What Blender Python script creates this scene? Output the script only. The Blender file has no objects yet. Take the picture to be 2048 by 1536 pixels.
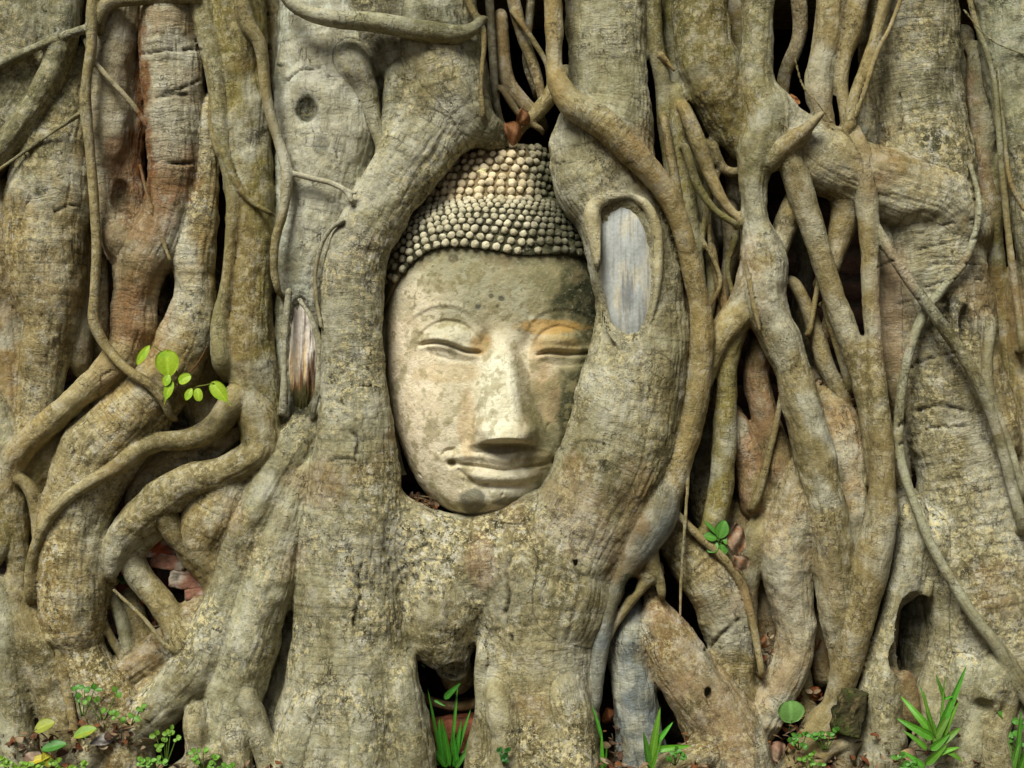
import bpy, math, random
import numpy as np
rnd = random.Random(7)
nrs = np.random.RandomState(11)
SC = bpy.context.scene
# ---------------------------------------------------------------- scale: photo pixel = 0.75 mm at the reference plane
S = 0.00075
DC = 3200.0            # camera distance in the same units
ZC = 0.592             # camera height
# ---------------------------------------------------------------- camera
cam = bpy.data.cameras.new('camera'); camo = bpy.data.objects.new('camera', cam); SC.collection.objects.link(camo)
camo.location = (0, -DC*S, ZC); camo.rotation_euler = (math.radians(90), 0, 0)
cam.sensor_width = 36; cam.lens = 36*DC/2048.0; cam.clip_start = 0.05; cam.clip_end = 500
SC.camera = camo
# ---------------------------------------------------------------- sky + sun
SUN_EL, SUN_AZ = math.radians(50), math.radians(-24)      # azimuth: 0 = from behind the camera, negative = from the left
w = bpy.data.worlds.new('World'); SC.world = w; w.use_nodes = True
nt = w.node_tree; nt.nodes.clear()
sky = nt.nodes.new('ShaderNodeTexSky'); sky.sky_type = 'NISHITA'; sky.sun_disc = False
sky.sun_elevation = SUN_EL; sky.sun_rotation = math.pi + SUN_AZ*-1.0
sky.air_density = 1.0; sky.dust_density = 3.0
hs = nt.nodes.new('ShaderNodeHueSaturation'); hs.inputs['Saturation'].default_value = 0.35
bg = nt.nodes.new('ShaderNodeBackground'); bg.inputs['Strength'].default_value = 0.045
wo = nt.nodes.new('ShaderNodeOutputWorld')
nt.links.new(sky.outputs[0], hs.inputs['Color']); nt.links.new(hs.outputs[0], bg.inputs[0]); nt.links.new(bg.outputs[0], wo.inputs[0])
sun = bpy.data.lights.new('sun', 'SUN'); suno = bpy.data.objects.new('sun', sun); SC.collection.objects.link(suno)
sun.energy = 4.2; sun.angle = math.radians(26); sun.color = (1.0, 0.97, 0.87)
from mathutils import Vector
sd = Vector((math.sin(SUN_AZ)*math.cos(SUN_EL), -math.cos(SUN_AZ)*math.cos(SUN_EL), math.sin(SUN_EL)))
suno.rotation_euler = sd.to_track_quat('Z', 'Y').to_euler(); suno.location = (-1, -3, 3)
SC.view_settings.view_transform = 'Standard'; SC.view_settings.look = 'None'
SC.view_settings.gamma = 1; SC.view_settings.exposure = 0.3
# ---------------------------------------------------------------- noise in numpy
_T = nrs.rand(32, 32, 32).astype(np.float32)*2-1
def vnoise(p):
    p = np.asarray(p, dtype=np.float32); i = np.floor(p).astype(np.int32); f = p-i; f = f*f*(3-2*f)
    x0, y0, z0 = (i[..., 0] & 31), (i[..., 1] & 31), (i[..., 2] & 31)
    x1, y1, z1 = (x0+1) & 31, (y0+1) & 31, (z0+1) & 31
    fx, fy, fz = f[..., 0], f[..., 1], f[..., 2]
    a = _T[x0, y0, z0]*(1-fx)+_T[x1, y0, z0]*fx; b = _T[x0, y1, z0]*(1-fx)+_T[x1, y1, z0]*fx
    c = _T[x0, y0, z1]*(1-fx)+_T[x1, y0, z1]*fx; d = _T[x0, y1, z1]*(1-fx)+_T[x1, y1, z1]*fx
    return (a*(1-fy)+b*fy)*(1-fz)+(c*(1-fy)+d*fy)*fz
_c, _s = math.cos(.9), math.sin(.9); _c2, _s2 = math.cos(.6), math.sin(.6)
_ROT = (np.array([[_c, -_s, 0], [_s, _c, 0], [0, 0, 1]])@np.array([[1, 0, 0], [0, _c2, -_s2], [0, _s2, _c2]])@np.array([[_c2, 0, _s2], [0, 1, 0], [-_s2, 0, _c2]])).astype(np.float32)
def fbm(p, o=4, g=0.5):
    s = 0; a = 1; n = 0; p = np.asarray(p, dtype=np.float32)
    for k in range(o):
        p = p@_ROT; s = s+a*vnoise(p); n += a; a *= g; p = p*2.03+7.7
    return s/n
def fbx(p, o=3, g=0.5):
    s = 0; a = 1; n = 0; p = np.asarray(p, dtype=np.float32)
    for k in range(o): s = s+a*vnoise(p); n += a; a *= g; p = p*2.03+7.7
    return s/n
def sstep(a, b, x):
    t = np.clip((x-a)/(b-a), 0, 1); return t*t*(3-2*t)
def mixc(c, k, m):                                  # c (n,3) toward colour k by mask m
    return c*(1-m[:, None])+np.array(k, dtype=np.float32)[None]*m[:, None]
# ---------------------------------------------------------------- px space helpers (X right, Yd toward camera, Z up), then metres
def P(x, y, d):                                     # photo position at depth d (towards the camera) -> model units
    f = (DC-d)/DC; return ((x-1024)*f, d, (768-y)*f)
def proj(v):                                        # model units (n,3) -> photo px
    f = DC/(DC-v[:, 1]); return v[:, 0]*f+1024, 768-v[:, 2]*f
def M(v):                                           # model units (n,3) -> metres
    v = np.asarray(v, dtype=np.float32); o = np.empty_like(v)
    o[:, 0] = v[:, 0]*S; o[:, 1] = -v[:, 1]*S; o[:, 2] = v[:, 2]*S+ZC; return o
def link(o, parent=None):
    SC.collection.objects.link(o)
    if parent is not None: o.parent = parent
    return o
def empty(name, label, cat, loc, group=None):
    o = bpy.data.objects.new(name, None); link(o); o.empty_display_size = 0.05
    o.location = loc; o['label'] = label; o['category'] = cat
    if group: o['group'] = group
    return o
def tag(o, label, cat, group=None):
    o['label'] = label; o['category'] = cat
    if group: o['group'] = group
    return o
def mesh(name, verts, faces, mat, parent=None, col=None, smooth=True, attrs=None):
    """verts in model units; faces (n,k) array or list"""
    me = bpy.data.meshes.new(name)
    v = M(verts)
    if parent is not None: v = v-np.array(parent_loc(parent), dtype=np.float32)[None]
    if isinstance(faces, np.ndarray):
        k = faces.shape[1]
        me.vertices.add(len(v)); me.vertices.foreach_set('co', v.ravel())
        me.loops.add(faces.size); me.loops.foreach_set('vertex_index', faces.astype(np.int32).ravel())
        me.polygons.add(len(faces)); me.polygons.foreach_set('loop_start', np.arange(0, faces.size, k, dtype=np.int32))
        me.polygons.foreach_set('use_smooth', np.full(len(faces), smooth))
        me.update(calc_edges=True); me.validate()
    else:
        me.from_pydata([tuple(a) for a in v], [], faces); me.polygons.foreach_set('use_smooth', np.full(len(me.polygons), smooth))
    if col is not None:
        a = me.color_attributes.new('col', 'FLOAT_COLOR', 'POINT')
        c = np.ones((len(v), 4), dtype=np.float32); c[:, :3] = np.clip(col, 0, 1); a.data.foreach_set('color', c.ravel())
    for k_, dat in (attrs or {}).items():
        if dat.ndim == 2:
            a = me.attributes.new(k_, 'FLOAT_VECTOR', 'POINT'); a.data.foreach_set('vector', dat.astype(np.float32).ravel())
        else:
            a = me.attributes.new(k_, 'FLOAT', 'POINT'); a.data.foreach_set('value', dat.astype(np.float32).ravel())
    me.materials.append(mat)
    o = bpy.data.objects.new(name, me); return link(o, parent)
def parent_loc(p):
    l = Vector(p.location)
    while p.parent is not None: p = p.parent; l = l+Vector(p.location)
    return (l.x, l.y, l.z)
def grid_faces(nr, nc):
    a = (np.arange(nr-1)[:, None]*nc+np.arange(nc-1)[None]).ravel(); return np.stack([a, a+1, a+nc+1, a+nc], 1)[:, ::-1].copy()
def catmull(pts, step):
    pts = np.array(pts, dtype=np.float64); n = len(pts)
    if n == 2: pts = np.array([pts[0], (pts[0]+pts[1])/2, pts[1]]); n = 3
    q = np.vstack([2*pts[0]-pts[1], pts, 2*pts[-1]-pts[-2]]); out = []
    for i in range(1, n):
        a, b, c, d = q[i-1], q[i], q[i+1], q[i+2]
        m = max(1, int(np.linalg.norm((c-b)[:3])/step))
        for k in range(m):
            t = k/m
            out.append(0.5*((2*b)+(-a+c)*t+(2*a-5*b+4*c-d)*t*t+(-a+3*b-3*c+d)*t**3))
    out.append(pts[-1]); return np.array(out)
# ---------------------------------------------------------------- materials
def nodes(name, rough=0.8, spec=0.3):
    m = bpy.data.materials.new(name); m.use_nodes = True; t = m.node_tree
    b = t.nodes['Principled BSDF']; b.inputs['Roughness'].default_value = rough
    b.inputs['Specular IOR Level'].default_value = spec
    return m, t, b
def N(t, kind, **kw):
    n = t.nodes.new(kind)
    for k, v in kw.items():
        if k in n.inputs: n.inputs[k].default_value = v
        else: setattr(n, k, v)
    return n
def noise(t, vec, scale, detail=6, rough=0.6, dim='3D'):
    n = t.nodes.new('ShaderNodeTexNoise'); n.noise_dimensions = dim
    n.inputs['Scale'].default_value = scale; n.inputs['Detail'].default_value = detail; n.inputs['Roughness'].default_value = rough
    if vec is not None: t.links.new(vec, n.inputs['Vector'])
    return n.outputs['Fac']
def ramp(t, fac, a, b, ca=0.0, cb=1.0):
    n = t.nodes.new('ShaderNodeMapRange'); n.inputs['From Min'].default_value = a; n.inputs['From Max'].default_value = b
    n.inputs['To Min'].default_value = ca; n.inputs['To Max'].default_value = cb; n.interpolation_type = 'SMOOTHSTEP'
    t.links.new(fac, n.inputs['Value']); return n.outputs[0]
def mixn(t, fac, A, B, mode='MIX'):
    n = t.nodes.new('ShaderNodeMix'); n.data_type = 'RGBA'; n.blend_type = mode
    if isinstance(fac, float): n.inputs[0].default_value = fac
    else: t.links.new(fac, n.inputs[0])
    for i, q in ((6, A), (7, B)):
        if isinstance(q, tuple): n.inputs[i].default_value = (*q, 1)
        else: t.links.new(q, n.inputs[i])
    return n.outputs[2]
def math_(t, op, a, b=None):
    n = t.nodes.new('ShaderNodeMath'); n.operation = op
    for i, q in enumerate((a, b)):
        if q is None: continue
        if isinstance(q, (float, int)): n.inputs[i].default_value = q
        else: t.links.new(q, n.inputs[i])
    return n.outputs[0]
def vmul(t, vec, s):
    n = t.nodes.new('ShaderNodeVectorMath'); n.operation = 'MULTIPLY'; t.links.new(vec, n.inputs[0]); n.inputs[1].default_value = s
    return n.outputs[0]
def bump(t, b, h, dist, strength=1.0, prev=None):
    n = t.nodes.new('ShaderNodeBump'); n.inputs['Strength'].default_value = strength; n.inputs['Distance'].default_value = dist
    t.links.new(h, n.inputs['Height'])
    if prev is not None: t.links.new(prev, n.inputs['Normal'])
    t.links.new(n.outputs[0], b.inputs['Normal']); return n.outputs[0]
def attr(t, name):
    n = t.nodes.new('ShaderNodeAttribute'); n.attribute_name = name; return n
def bark_material():
    m, t, b = nodes('bark', 0.78, 0.35)
    pos = N(t, 'ShaderNodeNewGeometry').outputs['Position']
    col = attr(t, 'col').outputs['Color']; rc = attr(t, 'rc').outputs['Vector']
    wr = attr(t, 'wr').outputs['Fac']; li = attr(t, 'li').outputs['Fac']
    wv = N(t, 'ShaderNodeTexNoise'); wv.inputs['Scale'].default_value = 26; wv.inputs['Detail'].default_value = 3; t.links.new(pos, wv.inputs['Vector'])
    ws = N(t, 'ShaderNodeVectorMath', operation='SUBTRACT'); t.links.new(wv.outputs['Color'], ws.inputs[0]); ws.inputs[1].default_value = (.5, .5, .5)
    wm = vmul(t, ws.outputs[0], (34.0, 34.0, 0.0)); wa = N(t, 'ShaderNodeVectorMath', operation='ADD'); t.links.new(rc, wa.inputs[0]); t.links.new(wm, wa.inputs[1]); rcw = wa.outputs[0]
    n1 = noise(t, pos, 26, 6, 0.7); n2 = noise(t, pos, 120, 5, 0.72); n3 = noise(t, pos, 430, 3, 0.7); nm = noise(t, pos, 64, 6, 0.75)
    msk = ramp(t, noise(t, pos, 9, 4, 0.6), 0.42, 0.60); li = math_(t, 'MULTIPLY', li, math_(t, 'ADD', msk, 0.25)); sp = math_(t, 'ADD', math_(t, 'MULTIPLY', li, 0.75), 0.12)
    fib = noise(t, vmul(t, rcw, (0.016, 0.20, 1.0)), 1.0, 6, 0.7)
    rings = noise(t, vmul(t, rcw, (0.16, 0.010, 1.0)), 1.0, 5, 0.65)
    col = mixn(t, 1.0, col, (0.83, 0.845, 0.78), 'MULTIPLY')
    c = mixn(t, ramp(t, n1, 0.42, 0.60, 0.0, 0.45), col, (0.50, 0.44, 0.28), 'MULTIPLY')
    c = mixn(t, ramp(t, n1, 0.48, 0.34, 0.0, 0.35), c, (0.50, 0.48, 0.40))
    c = mixn(t, ramp(t, fib, 0.52, 0.68, 0.0, 0.38), c, (0.15, 0.11, 0.045), 'MIX')
    c = mixn(t, ramp(t, fib, 0.45, 0.33, 0.0, 0.30), c, (0.52, 0.48, 0.36), 'MIX')
    c = mixn(t, math_(t, 'MULTIPLY', sp, ramp(t, nm, 0.54, 0.60, 0.0, 0.7)), c, (0.12, 0.092, 0.03))
    c = mixn(t, math_(t, 'MULTIPLY', li, ramp(t, n2, 0.515, 0.555)), c, (0.56, 0.49, 0.26))
    c = mixn(t, math_(t, 'MULTIPLY', math_(t, 'ADD', li, 0.06), ramp(t, nm, 0.47, 0.40, 0.0, 0.75)), c, (0.56, 0.54, 0.43))
    dk = math_(t, 'MULTIPLY', math_(t, 'ADD', li, 0.10), ramp(t, noise(t, pos, 92, 6, 0.82), 0.54, 0.585, 0.0, 0.85))
    c = mixn(t, dk, c, (0.035, 0.033, 0.016))
    c = mixn(t, math_(t, 'MULTIPLY', sp, ramp(t, n3, 0.60, 0.68, 0.0, 0.8)), c, (0.66, 0.60, 0.36))
    c = mixn(t, math_(t, 'MULTIPLY', sp, ramp(t, n3, 0.38, 0.31, 0.0, 0.8)), c, (0.06, 0.05, 0.02))
    hl = noise(t, vmul(t, rcw, (0.060, 0.011, 1.0)), 1.0, 4, 0.6); hl = ramp(t, math_(t, 'ABSOLUTE', math_(t, 'SUBTRACT', hl, 0.5)), 0.0, 0.010, 1.0, 0.0)
    h2 = noise(t, vmul(t, rcw, (0.008, 0.060, 1.0)), 1.0, 4, 0.6); h2 = ramp(t, math_(t, 'ABSOLUTE', math_(t, 'SUBTRACT', h2, 0.5)), 0.0, 0.007, 1.0, 0.0)
    ck = math_(t, 'MULTIPLY', math_(t, 'MAXIMUM', hl, math_(t, 'MULTIPLY', h2, 0.7)), ramp(t, noise(t, pos, 17, 3, 0.6), 0.52, 0.62))
    c = mixn(t, math_(t, 'MULTIPLY', ck, 0.6), c, (0.045, 0.032, 0.015))
    c = mixn(t, math_(t, 'MULTIPLY', wr, ramp(t, rings, 0.54, 0.64, 0.0, 0.6)), c, (0.09, 0.07, 0.03))
    t.links.new(c, b.inputs['Base Color'])
    p = bump(t, b, n1, 0.010, 0.5)
    p = bump(t, b, fib, 0.0020, 0.8, p)
    p = bump(t, b, math_(t, 'MULTIPLY', rings, wr), 0.008, 1.0, p)
    p = bump(t, b, nm, 0.0034, 0.7, p)
    p = bump(t, b, n2, 0.0022, 0.8, p); p = bump(t, b, ck, -0.003, 1.0, p)
    bump(t, b, n3, 0.0012, 0.7, p)
    t.links.new(ramp(t, n2, 0.3, 0.7, 0.62, 0.9), b.inputs['Roughness'])
    return m
def stone_material():
    m, t, b = nodes('weathered_stone', 0.85, 0.2)
    pos = N(t, 'ShaderNodeNewGeometry').outputs['Position']
    col = attr(t, 'col').outputs['Color']
    n1 = noise(t, pos, 45, 8, 0.65); n2 = noise(t, pos, 220, 6, 0.7); n3 = noise(t, pos, 700, 3, 0.6)
    c = mixn(t, ramp(t, n1, 0.40, 0.62, 0.0, 0.35), col, (0.60, 0.55, 0.38), 'MULTIPLY')
    c = mixn(t, ramp(t, n2, 0.56, 0.66, 0.0, 0.28), c, (0.60, 0.56, 0.42))
    c = mixn(t, ramp(t, n2, 0.42, 0.32, 0.0, 0.6), c, (0.16, 0.14, 0.07))
    c = mixn(t, ramp(t, n3, 0.64, 0.72, 0.0, 0.6), c, (0.11, 0.10, 0.06))
    t.links.new(c, b.inputs['Base Color'])
    p = bump(t, b, n1, 0.006, 0.5); p = bump(t, b, n2, 0.0022, 0.8, p); bump(t, b, n3, 0.0009, 0.7, p)
    return m
def simple_material(name, rough, bumpd, scale, var=0.35, spec=0.3, usecol=True, base=(0.5, 0.5, 0.5), trans=0.0):
    m, t, b = nodes(name, rough, spec)
    pos = N(t, 'ShaderNodeNewGeometry').outputs['Position']
    c = attr(t, 'col').outputs['Color'] if usecol else base
    n1 = noise(t, pos, scale, 6, 0.65)
    c = mixn(t, ramp(t, n1, 0.35, 0.65, 0.0, var), c, (0.35, 0.33, 0.28), 'MULTIPLY')
    t.links.new(c, b.inputs['Base Color']); bump(t, b, n1, bumpd, 0.8)
    if trans > 0:
        tr = N(t, 'ShaderNodeBsdfTranslucent'); t.links.new(c, tr.inputs[0]); mx = N(t, 'ShaderNodeMixShader'); mx.inputs[0].default_value = trans
        t.links.new(b.outputs[0], mx.inputs[1]); t.links.new(tr.outputs[0], mx.inputs[2])
        t.links.new(mx.outputs[0], t.nodes['Material Output'].inputs['Surface'])
    return m
BARK = bark_material(); STONE = stone_material()
WOOD = simple_material('bare_wood', 0.65, 0.0006, 220, 0.3)
LEAF = simple_material('leaf', 0.42, 0.0006, 400, 0.25, 0.45, trans=0.35)
DRY = simple_material('dry_leaf', 0.75, 0.001, 250, 0.5, 0.2, trans=0.15)
ROT = simple_material('rotten_wood', 0.9, 0.006, 110, 0.5, 0.15)
BRICK = simple_material('old_brick', 0.9, 0.004, 120, 0.55, 0.15)
SOIL = simple_material('soil', 0.95, 0.02, 60, 0.7, 0.1)

# ================================================================= THE ROOTS
# colour families (true bark colours)
C_TAN = (0.34, 0.255, 0.105); C_GREY = (0.38, 0.345, 0.215); C_PALE = (0.62, 0.59, 0.46); C_OLIVE = (0.22, 0.18, 0.045)
C_RED = (0.33, 0.19, 0.09); C_DARK = (0.13, 0.11, 0.06); C_BLUE = (0.23, 0.25, 0.245); C_YEL = (0.34, 0.30, 0.14); C_BROWN = (0.28, 0.19, 0.08)
C_PINK = (0.38, 0.27, 0.15)
R = []
def root(pts, d=None, k=9.0, flat=1.0, col=C_TAN, li=0.3, name='root', label=None, wr=0.12, ends=True):
    """pts: (x, y, r) with common depth d, or (x, y, r, d)"""
    q = []
    for p in pts:
        dd = p[3] if len(p) > 3 else d
        f = (DC-dd)/DC; X, Yd, Z = P(p[0], p[1], dd); q.append((X, Yd, Z, p[2]*f))
    if ends and name == 'root':
        for e, (i0, i1) in ((0, (0, 1)), (1, (-1, -2))):
            px_, py_ = pts[i0][0], pts[i0][1]
            if 0 < px_ < 2048 and 0 < py_ < 1536:
                a, b = np.array(q[i0]), np.array(q[i1]); dv = (a-b)[:3]; dv[1] = 0; dv /= np.linalg.norm(dv)+1e-6; rr = a[3]
                nw = tuple(a[:3]+dv*rr*1.3-np.array([0, rr*1.2+26, 0]))+(rr*.75,)
                q = [nw]+q if e == 0 else q+[nw]
    rmin = min(p[3] for p in q); s = catmull(q, max(6.0, min(18.0, rmin*0.6)))
    mr = max(p[2] for p in pts); flat = flat*(1.25 if mr < 92 else 1.06)
    vr = random.Random(len(R)*7+3); br = vr.uniform(.84, 1.26); hu = vr.uniform(-.10, .03)
    R.append(dict(s=s, k=(k*.6 if k < 12 else k), flat=flat, col=np.array([col[0]*br*(1+hu), col[1]*br, col[2]*br*(1-hu*1.5)], dtype=np.float32), li=li, name=name, label=label, wr=wr))
exec_roots = True
#ROOTS_BEGIN
# ---- dim roots far back, filling the gaps
root([(975,-60,9),(985,100,9),(992,200,8),(1003,250,7)], -40, 3, col=C_DARK)
root([(1012,-60,14),(1045,70,13),(1072,145,11),(1085,200,9)], -60, 3, col=C_BROWN)
root([(1002,40,14),(1010,150,17),(1040,200,17),(1075,235,14)], -75, 4, col=C_BROWN)
root([(1065,-60,10),(1060,30,9),(1052,120,8),(1070,180,8)], -95, 3, col=C_DARK)
root([(955,80,10),(972,160,9),(985,240,8)], -70, 3, col=C_DARK)
root([(1125,150,16),(1098,195,17),(1072,228,15),(1050,250,10)], -30, 5, col=C_TAN)
root([(1590,-60,18),(1600,60,16),(1570,150,14),(1560,220,14)], -110, 3, col=C_BROWN)
root([(1600,420,20),(1610,520,18),(1600,640,18),(1620,760,16)], -130, 3, col=C_DARK)
root([(1430,440,16),(1420,560,15),(1440,680,14),(1420,800,14)], -90, 3, col=C_BROWN)
root([(1400,780,22),(1412,880,24),(1400,960,26),(1410,1040,26)], -70, 6, col=C_DARK)
root([(330,560,20),(335,640,22),(310,720,22)], -100, 4, col=C_DARK)
root([(195,430,18),(200,560,18),(200,690,22)], -60, 4, col=C_BROWN)
root([(400,800,26),(360,860,26),(330,900,26)], -80, 6, col=C_RED)
root([(600,1250,40),(575,1350,45),(560,1440,50),(550,1560,55)], -40, 8, col=C_DARK)
root([(1930,80,20),(1925,200,18),(1945,330,18)], -90, 3, col=C_DARK)
root([(1290,-60,16),(1300,60,16),(1318,150,15)], -60, 3, col=C_DARK)
root([(1395,-60,20),(1390,200,20),(1420,360,18),(1440,470,14)], -70, 3, col=C_DARK)
root([(1660,640,14),(1640,720,12),(1655,800,14)], -80, 3, col=C_BROWN)
# ---- left side
root([(60,-80,112),(50,60,105),(15,160,95),(-45,260,90),(-110,350,90)], 20, 9, .7, C_GREY, .4, label='broad green-grey root filling the upper left corner')
root([(128,-80,30),(122,80,30),(92,170,28),(35,262,26),(-30,335,24)], 72, 10, 1, C_OLIVE, .3)
root([(150,150,40,10),(112,290,75,10),(95,420,86,15),(95,550,76,20),(95,650,56,25),(86,750,46,20),(70,830,40,15),(50,890,38,10)], 20, 10, .8, C_TAN, .45, wr=.4)
root([(5,430,55),(5,600,52),(18,750,45),(32,850,42)], -5, 9, .8, C_BROWN, .3)
root([(160,470,32),(163,600,26),(160,720,22)], -15, 8, 1, C_BROWN, .3)
root([(235,-80,48),(232,60,45),(222,170,42),(222,270,42),(212,360,27),(225,440,38),(258,500,46)], 22, 10, .9, C_PINK, .2, wr=.3)
root([(342,-80,58),(340,60,60),(345,180,62),(350,280,56),(345,380,50),(318,470,54),(285,530,56),(270,600,47),(264,670,45),(235,725,36,45),(200,765,30,55)], 32, 10, .9, C_PINK, .15, wr=.6, label='pale and rust-streaked root in two swelling lobes')
root([(415,220,20),(412,330,28),(400,420,36),(388,500,42),(387,600,44),(368,690,56),(322,770,60),(262,840,72),(200,905,80),(160,1000,74),(146,1080,77),(148,1160,78),(146,1230,66),(160,1290,48),(182,1345,52),(215,1400,58),(245,1460,60),(250,1560,60)], 28, 9, .9, C_TAN, .75, wr=.5, label='root swelling into a speckled bulb above the clover')
root([(262,690,38,30),(215,740,32,52),(160,790,27,66),(100,845,25,70),(50,890,26,62),(25,930,28,50),(12,990,30,35)], 50, 7, 1, C_TAN, .3)
root([(205,830,45),(120,900,52),(66,960,46),(60,1040,36)], -15, 9, 1, C_TAN, .3)
root([(-30,800,45),(10,850,36),(20,900,34)], 20, 9, 1, C_GREY, .3)
root([(-20,945,12),(12,950,13),(42,960,13),(64,985,14),(75,1030,14),(80,1090,13)], 62, 3, 1, C_TAN, .2)
root([(20,980,28),(30,1070,27),(38,1130,25),(32,1200,36),(55,1265,48),(85,1330,48),(108,1400,42),(122,1470,38),(130,1560,38)], 38, 8, .9, C_TAN, .35)
root([(-20,1180,40),(8,1260,46),(22,1350,40),(32,1430,36),(38,1560,36)], 52, 9, .9, C_GREY, .45)
root([(-30,1000,20),(5,1030,14),(10,1080,16),(-10,1120,16)], 60, 4, 1, C_OLIVE, .2)
root([(-40,960,50),(-10,1010,30)], 20, 4, 1, C_TAN, .2)
root([(118,1300,8),(132,1370,9),(146,1440,9),(155,1500,10)], 70, 3, 1, C_TAN, .2)
# column and yellow ridge left of the pale trunk
root([(468,-80,60),(480,60,60),(487,180,54),(492,300,52),(500,420,48),(500,520,48),(495,620,50),(492,700,54),(510,770,50),(525,850,44),(530,930,40)], 22, 10, .85, C_OLIVE, .25, wr=.1)
root([(385,-60,20),(412,60,22),(430,140,20),(440,230,17),(447,300,15),(466,380,15),(463,470,13),(455,560,13),(440,650,18),(445,720,22)], 62, 9, 1, C_YEL, .3)
root([(428,150,5),(420,220,5),(425,270,6),(440,310,8)], 66, 3, 1, C_TAN, .1)
root([(445,300,6),(475,370,7),(505,405,6),(538,425,5)], 76, 4, 1, C_OLIVE, .1)
root([(512,720,36,15),(512,790,40,26),(522,850,38,40),(512,905,34,52),(445,945,33),(372,966,38),(312,1010,40),(258,1062,36),(228,1110,26),(222,1150,14)], 52, 8, 1, C_TAN, .4, label='thick root curling left below the leafy sprig')
root([(478,790,28,45),(432,850,25,50),(380,878,22,60),(320,884,20,68),(270,905,20,82),(228,938,17,98),(180,965,13,110),(130,1000,12,112),(95,1040,11,110),(72,1090,11,104),(62,1140,12,85),(62,1190,13,70)], 60, 4, 1, C_TAN, .25, label='slim root crossing in front of the speckled bulb')
root([(475,850,30),(425,880,40),(350,920,50),(300,985,46),(285,1040,30)], -20, 9, .9, C_PINK, .3)
root([(470,960,45),(435,1030,66),(412,1090,56),(440,1150,44),(450,1200,34)], 14, 9, .9, C_TAN, .35, wr=.5)
root([(318,1005,28,55),(345,1060,22,55),(362,1095,12,55),(395,1125,5,55),(432,1170,4,55)], 50, 3, 1, C_TAN, .2)
root([(325,1062,12),(285,1080,24),(262,1115,27),(288,1165,25),(320,1205,26),(352,1250,30),(380,1290,36)], 28, 6, 1, C_TAN, .3)
root([(228,1180,4),(290,1240,4.5),(330,1290,5),(362,1308,5),(388,1338,4)], 66, 2, 1, C_TAN, .1, name='rootlet')
root([(222,1180,11),(238,1225,13),(250,1265,14),(262,1310,14)], 5, 3, 1, C_GREY, .2)
root([(262,1195,18),(280,1250,20),(300,1300,24)], -20, 5, 1, C_TAN, .2)
root([(235,1350,36),(300,1310,38),(360,1275,44),(405,1225,42)], -5, 8, .9, C_BROWN, .4)
root([(270,1400,30),(330,1360,34),(390,1320,40)], 0, 8, .9, C_BROWN, .4)
root([(618,836,34,6),(575,915,46,24),(530,1000,50,38),(492,1080,47),(468,1160,48),(446,1240,54),(400,1330,56),(330,1405,50),(250,1465,46),(170,1520,42),(90,1580,40)], 38, 9, .95, C_GREY, .8, label='lichen-speckled buttress root sweeping down to the lower left')
root([(612,940,22),(580,1000,42),(556,1080,50),(535,1160,60),(508,1240,62),(482,1330,62),(462,1400,58),(445,1480,52),(430,1580,52)], 42, 9, .95, C_GREY, .6)
root([(495,1390,20),(512,1440,22),(530,1500,24),(545,1560,26)], 92, 6, 1, C_GREY, .6)
root([(470,1460,26),(475,1510,30),(480,1580,34)], 92, 7, 1, C_GREY, .6)
root([(390,1440,24),(395,1500,26),(385,1570,30)], 90, 7, 1, C_GREY, .6)
root([(350,1560,26),(400,1515,22),(440,1500,18)], 95, 6, 1, C_GREY, .5)
# ---- pale trunk with the knot, left of the pillar
root([(760,-60,115),(780,40,105),(800,120,80)], -22, 10, .8, C_DARK, .6, wr=.5)
root([(640,-80,80),(648,60,98),(655,160,106),(655,260,104),(645,340,94),(632,420,82),(615,500,68),(600,570,52),(596,640,44),(598,720,44),(602,800,44),(592,860,48),(580,930,50)], 0, 9, .62, C_PALE, .25, wr=.2, label='broad pale trunk-like root with a dark mossy knot')
root([(700,120,38),(728,170,26),(745,230,15),(758,285,9),(764,315,6)], 38, 7, 1, C_OLIVE, .5, wr=.5)
root([(800,150,30),(790,220,24),(778,300,18)], 26, 10, 1, C_GREY, .5)
# ---- pillar framing the head on its left
root([(862,-80,92,0),(870,80,86,5),(880,170,88,15),(878,230,84,25),(842,290,74,38),(788,368,66,50),(738,452,62,56),(708,540,63,56),(703,640,60,56),(706,740,63,56),(710,830,72,52),(712,920,85,48),(706,1010,98,44),(698,1110,104,40),(700,1200,112,36),(702,1300,122,34),(702,1400,138,32),(698,1500,155,30),(695,1620,170,30)], 50, 12, .8, C_GREY, .7, wr=.35, label='thick grey root arching down the left side of the stone head')
root([(868,20,80,-5),(880,130,80,10),(905,205,72,24),(936,243,52,30),(962,256,38,26)], 30, 20, .85, C_GREY, .5, wr=.5)
root([(640,1380,40),(610,1460,46),(585,1560,50)], 88, 12, 1, C_GREY, .8)
root([(720,1380,34),(730,1460,40),(725,1560,44)], 118, 14, 1, C_GREY, .8)
root([(800,1350,38),(815,1440,44),(830,1560,46)], 78, 12, 1, C_GREY, .8)
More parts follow.
